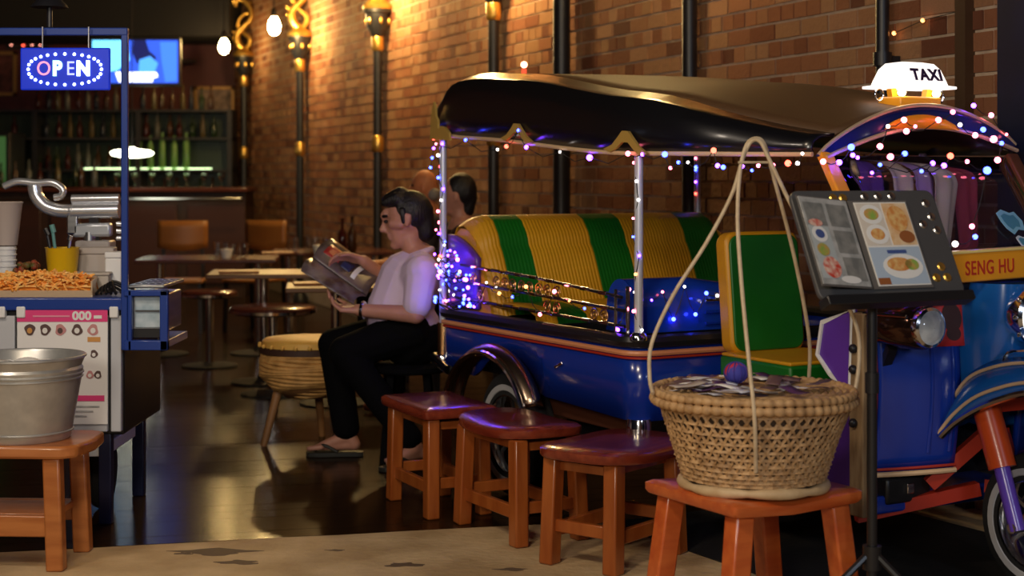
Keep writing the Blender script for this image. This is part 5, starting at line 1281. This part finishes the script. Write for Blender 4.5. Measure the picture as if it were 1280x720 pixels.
def hand(w_, ddir, pdir, tdir, curl):
    # ddir: palm direction, pdir: towards the palm (fingers curl that way), tdir: thumb side
    d, p_, t_ = Vector(ddir).normalized(), Vector(pdir).normalized(), Vector(tdir).normalized()
    kn = w_+d*.085
    for i in range(4):
        off = t_*(.030-.0205*i); body.caps(w_+off*.5, kn+off, .017, .013)
        ln = (.042,.047,.044,.034)[i]; a0 = kn+off; a1 = a0+(d*math.cos(curl)+p_*math.sin(curl))*ln
        a2 = a1+(d*math.cos(curl*2)+p_*math.sin(curl*2))*ln*.75; a3 = a2+(d*math.cos(curl*2.8)+p_*math.sin(curl*2.8))*ln*.55
        body.caps(a0,a1,.0105,.010,8); body.caps(a1,a2,.010,.0092,8); body.caps(a2,a3,.0092,.008,8)
    b0 = w_+d*.028+t_*.022; b1 = b0+(t_*.7+d*.6+p_*.2).normalized()*.04; b2 = b1+(t_*.25+d*.9+p_*.4).normalized()*.032; b3 = b2+(d*.9+p_*.5-t_*.1).normalized()*.024
    body.caps(b0,b1,.017,.012,8); body.caps(b1,b2,.012,.010,8); body.caps(b2,b3,.010,.0085,8)
hand(wr_n, (-1,.05,.10), (-.1,.35,.9), (-.15,.9,.2), .55)
hand(wr_f, (-.95,-.25,.22), (-.2,-.6,-.75), (-.2,-.75,.55), .5)
# legs: near leg tucked back, far leg forward
kn_n, an_n = mp(436,436,-.16), mp(521,548,-.20)
kn_f, an_f = mp(414,434,.12), mp(431,545,.10)
body.caps(hip_n, kn_n, .085, .060); body.caps(kn_n, an_n, .055, .038); body.caps(hip_f, kn_f, .085, .060); body.caps(kn_f, an_f, .055, .038)
def foot(an, sole_z, fwd, L_=.21):
    f_ = Vector(fwd).normalized(); sd = Vector((-f_.y, f_.x, 0)); g = Vector((an.x, an.y, sole_z))
    heel = g-f_*.035+Vector((0,0,.032)); ball_ = g+f_*(L_-.085)+Vector((0,0,.022))
    body.caps(an, heel, .038, .032); body.caps(an-Vector((0,0,.02)), ball_, .036, .022); body.caps(heel, ball_, .030, .022)
    for i in range(5):
        o_ = sd*(.032-.016*i); a_ = ball_+o_*.9; body.caps(a_, a_+f_*(.058-.007*i)-Vector((0,0,.006)), .014 if i else .016, .011 if i else .014, 8)
    return heel, ball_, f_
ff = foot(an_f, .028, (-1,-.05,0)); fn = foot(an_n, .030, (-.75,-.66,0), .2)
man = remesh(body.build('person', M_skin, angle=0), .0065, 3)
tag(man, 'seated man in a pale lilac shirt reading a magazine beside the tuk-tuk', 'person')
# shirt
sh = MB()
sh.caps(mp(512,412), belly, .155, .163); sh.caps(belly, chest, .163, .158); sh.caps(chest, neck0+Vector((0,0,-.01)), .148, .085)
sh.caps(chest, sh_n, .105, .088); sh.caps(chest, sh_f, .105, .088); sh.caps(sh_n, sh_n.lerp(el_n,.78), .086, .070); sh.caps(sh_f, sh_f.lerp(el_f,.78), .086, .068)
sh.caps(sh_n.lerp(neck0,.5), sh_f.lerp(neck0,.5), .075, .075)
sh = remesh(sh.build('shirt', M_shirt, man, angle=0), .008, 4)
col = MB(); pts = [neck0+Vector((.0+.068*math.cos(a_)-.008, .070*math.sin(a_), .03-.022*math.cos(a_)*-1)) for a_ in [2*PI*k/20 for k in range(20)]]; col.tube(pts, .017, 8, closed=True); col.build('collar', M_shirt, man)
tr_ = MB(); tr_.caps(mp(514,420), mp(506,408), .160, .155)
tr_.caps(hip_n, kn_n, .108, .082); tr_.caps(kn_n, kn_n.lerp(an_n,.92), .080, .066); tr_.caps(hip_f, kn_f, .108, .082); tr_.caps(kn_f, kn_f.lerp(an_f,.93), .080, .070)
remesh(tr_.build('trousers', M_trouser, man, angle=0), .009, 4)
# hair
hr = MB(); hr.ball(head+Vector((.028,0,.034)), (.104,.088,.106), 20, 14, HM); hr.caps(hd(.078,0,.01), hd(.072,0,-.085), .068, .052)
hr.caps(hd(-.06,.0,.105), hd(.0,0,.11), .035, .05); hr.caps(hd(-.075,-.03,.098), hd(-.02,-.04,.1), .022, .04)
hr = remesh(hr.build('hair', M_hair, man, angle=0), .008, 3)
for s_ in (-1,1):
    sb = MB(); sb.caps(hd(.0,s_*.078,.04), hd(-.006,s_*.08,-.012), .018, .012); sb.build('sideburn', M_hair, man)
    eb = MB(); eb.caps(hd(-.100,s_*.028,.036), hd(-.082,s_*.058,.034), .008, .006); eb.build('eyebrow', M_hair, man)
    ey = MB(); ey.ball(hd(-.093,s_*.034,.008), (.012,.013,.009), 10, 8); ey.build('eye', mat('eye_dark',(.02,.015,.015),.2), man)
wt = MB(); c_ = wr_n.lerp(el_n,.08); d_ = (el_n-wr_n).normalized(); u_ = d_.cross(Vector((0,0,1))).normalized(); v_ = d_.cross(u_)
wt.tube([c_+(u_*math.cos(a_)+v_*math.sin(a_))*.036 for a_ in [2*PI*k/20 for k in range(20)]], .010, 8, closed=True); wt.build('wristwatch', M_chrome, man)
for (heel, ball_, f_), sz in ((ff,.001),(fn,.001)):
    sd = Vector((-f_.y,f_.x,0)); c0 = Vector((heel.x,heel.y,0)); L_ = .265
    poly = [(-.045,-.026),(-.025,-.036),(.08,-.034),(.17,-.046),(.225,-.03),(.235,0),(.225,.03),(.17,.046),(.08,.034),(-.025,.036),(-.045,.026)]
    sm = MB(); sm.prism(poly, .022, frame_M(c0+Vector((0,0,sz)), f_, sd, (0,0,1))); sd_o = sm.build('sandal', mat('sandal_black',(.015,.016,.014),.6), man, bevel=.003)
    st = MB()
    for s_ in (-1,1): st.tube(smooth_path([c0+f_*.19+Vector((0,0,.026)), c0+f_*.15+sd*s_*.030+Vector((0,0,.06)), c0+f_*.08+sd*s_*.043+Vector((0,0,.03))],5), .008, 6)
    st.build('sandal_strap', MATS['sandal_black'], sd_o)
# his stool
q = mp(512,430); t = thing('dark_stool', 'dark stool under the reading man', 'stool', (q.x, MD, 0))
m = MB(); m.lathe([(.001,.43),(.17,.43),(.18,.44),(.18,.46),(.16,.47),(.001,.47)], 28); m.build('seat', M_trouser, t)
for k in range(4):
    a_ = PI/4+k*PI/2; m = MB(); m.bar((.17*math.cos(a_),.17*math.sin(a_),0),(.12*math.cos(a_),.12*math.sin(a_),.43),.035); m.build('leg', M_trouser, t, bevel=.004)
# magazine
mg_ = thing('magazine', 'open glossy magazine in the hands of the seated man', 'magazine', mp(430,345,-.03))
o_ = Vector(mg_.location)
A, B, Cc, Dd = mp(404,308,.10), mp(456,330,.10), mp(474,366,-.02), mp(384,338,-.05)
e_l, e_r, mid_t, mid_b = mp(381,336,-.14), mp(446,376,-.17), mp(402,306,.12), mp(473,362,.10)
def leaf(bulge, p00, p10, p01, p11, name, mm):
    def f(u, v):
        p = (p00.lerp(p10,u)).lerp(p01.lerp(p11,u), v)-o_; return p+Vector((-.3,-.2,.5))*bulge*math.sin(v*PI)
    m = MB(); m.grid(f, 8, 10); return m.build(name, mm, mg_, solid=.004)
M_mag = mat('magazine_print',(.16,.12,.12),.3,col2=(.04,.025,.025),scale=9,lo=.42,hi=.58); M_mag2 = mat('magazine_print_b',(.20,.17,.18),.3,col2=(.07,.035,.035),scale=11,lo=.4,hi=.6)
sp0, sp1 = mp(391,322,.0), mp(458,370,.0)
l1 = leaf(.03, sp0, sp1, mp(410,300,.16), mp(478,350,.16), 'page', M_mag); l2 = leaf(.03, sp0, sp1, e_l, e_r, 'page', M_mag2)
def mpatch(u0,u1,v0,v1,mm):
    p00,p10,p01,p11 = sp0, sp1, mp(410,300,.16), mp(478,350,.16)
    def f(a_,b_):
        u = u0+(u1-u0)*a_; v = v0+(v1-v0)*b_
        p = (p00.lerp(p10,u)).lerp(p01.lerp(p11,u), v)-o_; return p+Vector((-.3,-.2,.5))*.03*math.sin(v*PI)+Vector((-.004,-.005,.004))
    m = MB(); m.grid(f,4,4); m.build('photo_print', mm, l1, solid=.001)
mpatch(.12,.40,.35,.8,mat('mag_red',(.40,.03,.03),.35)); mpatch(.45,.62,.3,.6,mat('mag_navy',(.03,.04,.12),.35)); mpatch(.66,.74,.2,.8,M_paper); mpatch(.05,.9,.86,.96,M_paper)

# two diners behind the tuk-tuk
def diner(px, py, D, m_hair, m_top, label, bald, face, sc=1.0):
    h = P(px, py, D); b_ = MB(); fx = face
    z = h.z
    b_.ball(h, (.088*sc,.078*sc,.112*sc), 18, 12); b_.caps(h+Vector((fx*.05,0,-.05)), h+Vector((fx*.05,0,-.085)), .05, .04); b_.caps(h+Vector((fx*.085,0,.0)), h+Vector((fx*.105,0,-.03)), .012, .014)
    for s_ in (-1,1): b_.caps(h+Vector((-.005,s_*.078,.0)), h+Vector((-.005,s_*.08,-.03)), .014, .010)
    nk = h+Vector((-fx*.03,0,-.2)); b_.caps(h+Vector((-fx*.01,0,-.08)), nk, .055, .06)
    ch = Vector((h.x-fx*.04, h.y, z-.34)); pv_ = Vector((h.x-fx*.05, h.y, .56)); b_.caps(nk, ch, .09, .14); b_.caps(ch, pv_, .14, .15)
    for s_ in (-1,1):
        s0 = nk+Vector((-fx*.01, s_*.17, -.05)); e0 = s0+Vector((fx*.06, s_*.05, -.28)); w0 = e0+Vector((fx*.25, -s_*.06, .02)); b_.caps(ch, s0, .1, .065); b_.caps(s0,e0,.055,.045); b_.caps(e0,w0,.043,.03)
        for i in range(5): b_.caps(w0, w0+Vector((fx*(.15-.008*abs(i-2)), (i-2)*.019, -.012*(i==0))), .018, .009, 8)
        k0 = pv_+Vector((fx*.42, s_*.09, .0)); b_.caps(pv_+Vector((0,s_*.08,0)), k0, .085, .06); b_.caps(k0, Vector((k0.x, k0.y, .08)), .055, .04); b_.caps(Vector((k0.x,k0.y,.05)), Vector((k0.x+fx*.15,k0.y,.04)), .04, .03)
    p_ = remesh(b_.build('person', M_skin if not bald else mat('ruddy_skin',(.55,.20,.09),.45), angle=0), .011, 3); tag(p_, label, 'person')
    c_ = MB(); c_.caps(nk+Vector((0,0,-.05)), ch, .105, .158); c_.caps(ch, pv_, .158, .165)
    for s_ in (-1,1):
        s0 = nk+Vector((-fx*.01, s_*.17, -.05)); e0 = s0+Vector((fx*.06, s_*.05, -.28)); c_.caps(ch, s0, .12, .085); c_.caps(s0, s0.lerp(e0,.7), .078, .068)
    remesh(c_.build('shirt', m_top, p_, angle=0), .013, 3)
    t_ = MB(); t_.caps(pv_, pv_+Vector((0,0,-.01)), .17, .17)
    for s_ in (-1,1):
        k0 = pv_+Vector((fx*.42, s_*.09, .0)); t_.caps(pv_+Vector((0,s_*.08,0)), k0, .105, .08); t_.caps(k0, Vector((k0.x,k0.y,.12)), .075, .06)
    remesh(t_.build('trousers', M_trouser, p_, angle=0), .013, 3)
    hm = MB()
    if bald: hm.caps(h+Vector((-fx*.06,-.04,-.05)), h+Vector((-fx*.06,.04,-.05)), .045, .045)
    else: hm.ball(h+Vector((-fx*.022,0,.022)), (.094,.086,.108), 18, 12); hm.caps(h+Vector((-fx*.06,0,-.02)), h+Vector((-fx*.05,0,-.09)), .06, .05)
    remesh(hm.build('hair', m_hair, p_, angle=0), .011, 2)
    for s_ in (-1,1):
        e_ = MB(); e_.ball(h+Vector((fx*.078,s_*.034,.008)), (.010,.012,.008), 8, 6); e_.build('eye', mat('eye_dark',(.02,.015,.015),.2), p_)
    t = thing('dark_chair', label.replace('diner','').split(' ')[0]+' chair under the '+('bald' if bald else 'dark haired')+' diner behind the tuk-tuk', 'chair', (pv_.x, pv_.y, 0))
    m = MB(); m.box((0,0,.385),(.40,.40,.03)); m.build('seat', M_dark, t, bevel=.005)
    for sx in (-1,1):
        for sy in (-1,1):
            m = MB(); m.bar((sx*.18,sy*.18,0),(sx*.17,sy*.17,.37),.03); m.build('leg', M_dark, t)
    t['label'] = 'dark low chair under the '+('bald' if bald else 'dark haired')+' diner behind the tuk-tuk'
diner(531, 233, 10.6, mat('grey_hair',(.25,.22,.2),.6), mat('dark_tee',(.03,.02,.025),.8), 'bald diner behind the reading man and the rear roof post', True, -1, 1)
diner(572, 243, 9.4, M_hair, mat('dark_brown_tee',(.05,.02,.02),.8), 'dark haired diner seen above the end of the green and yellow bench', False, -1, 1)
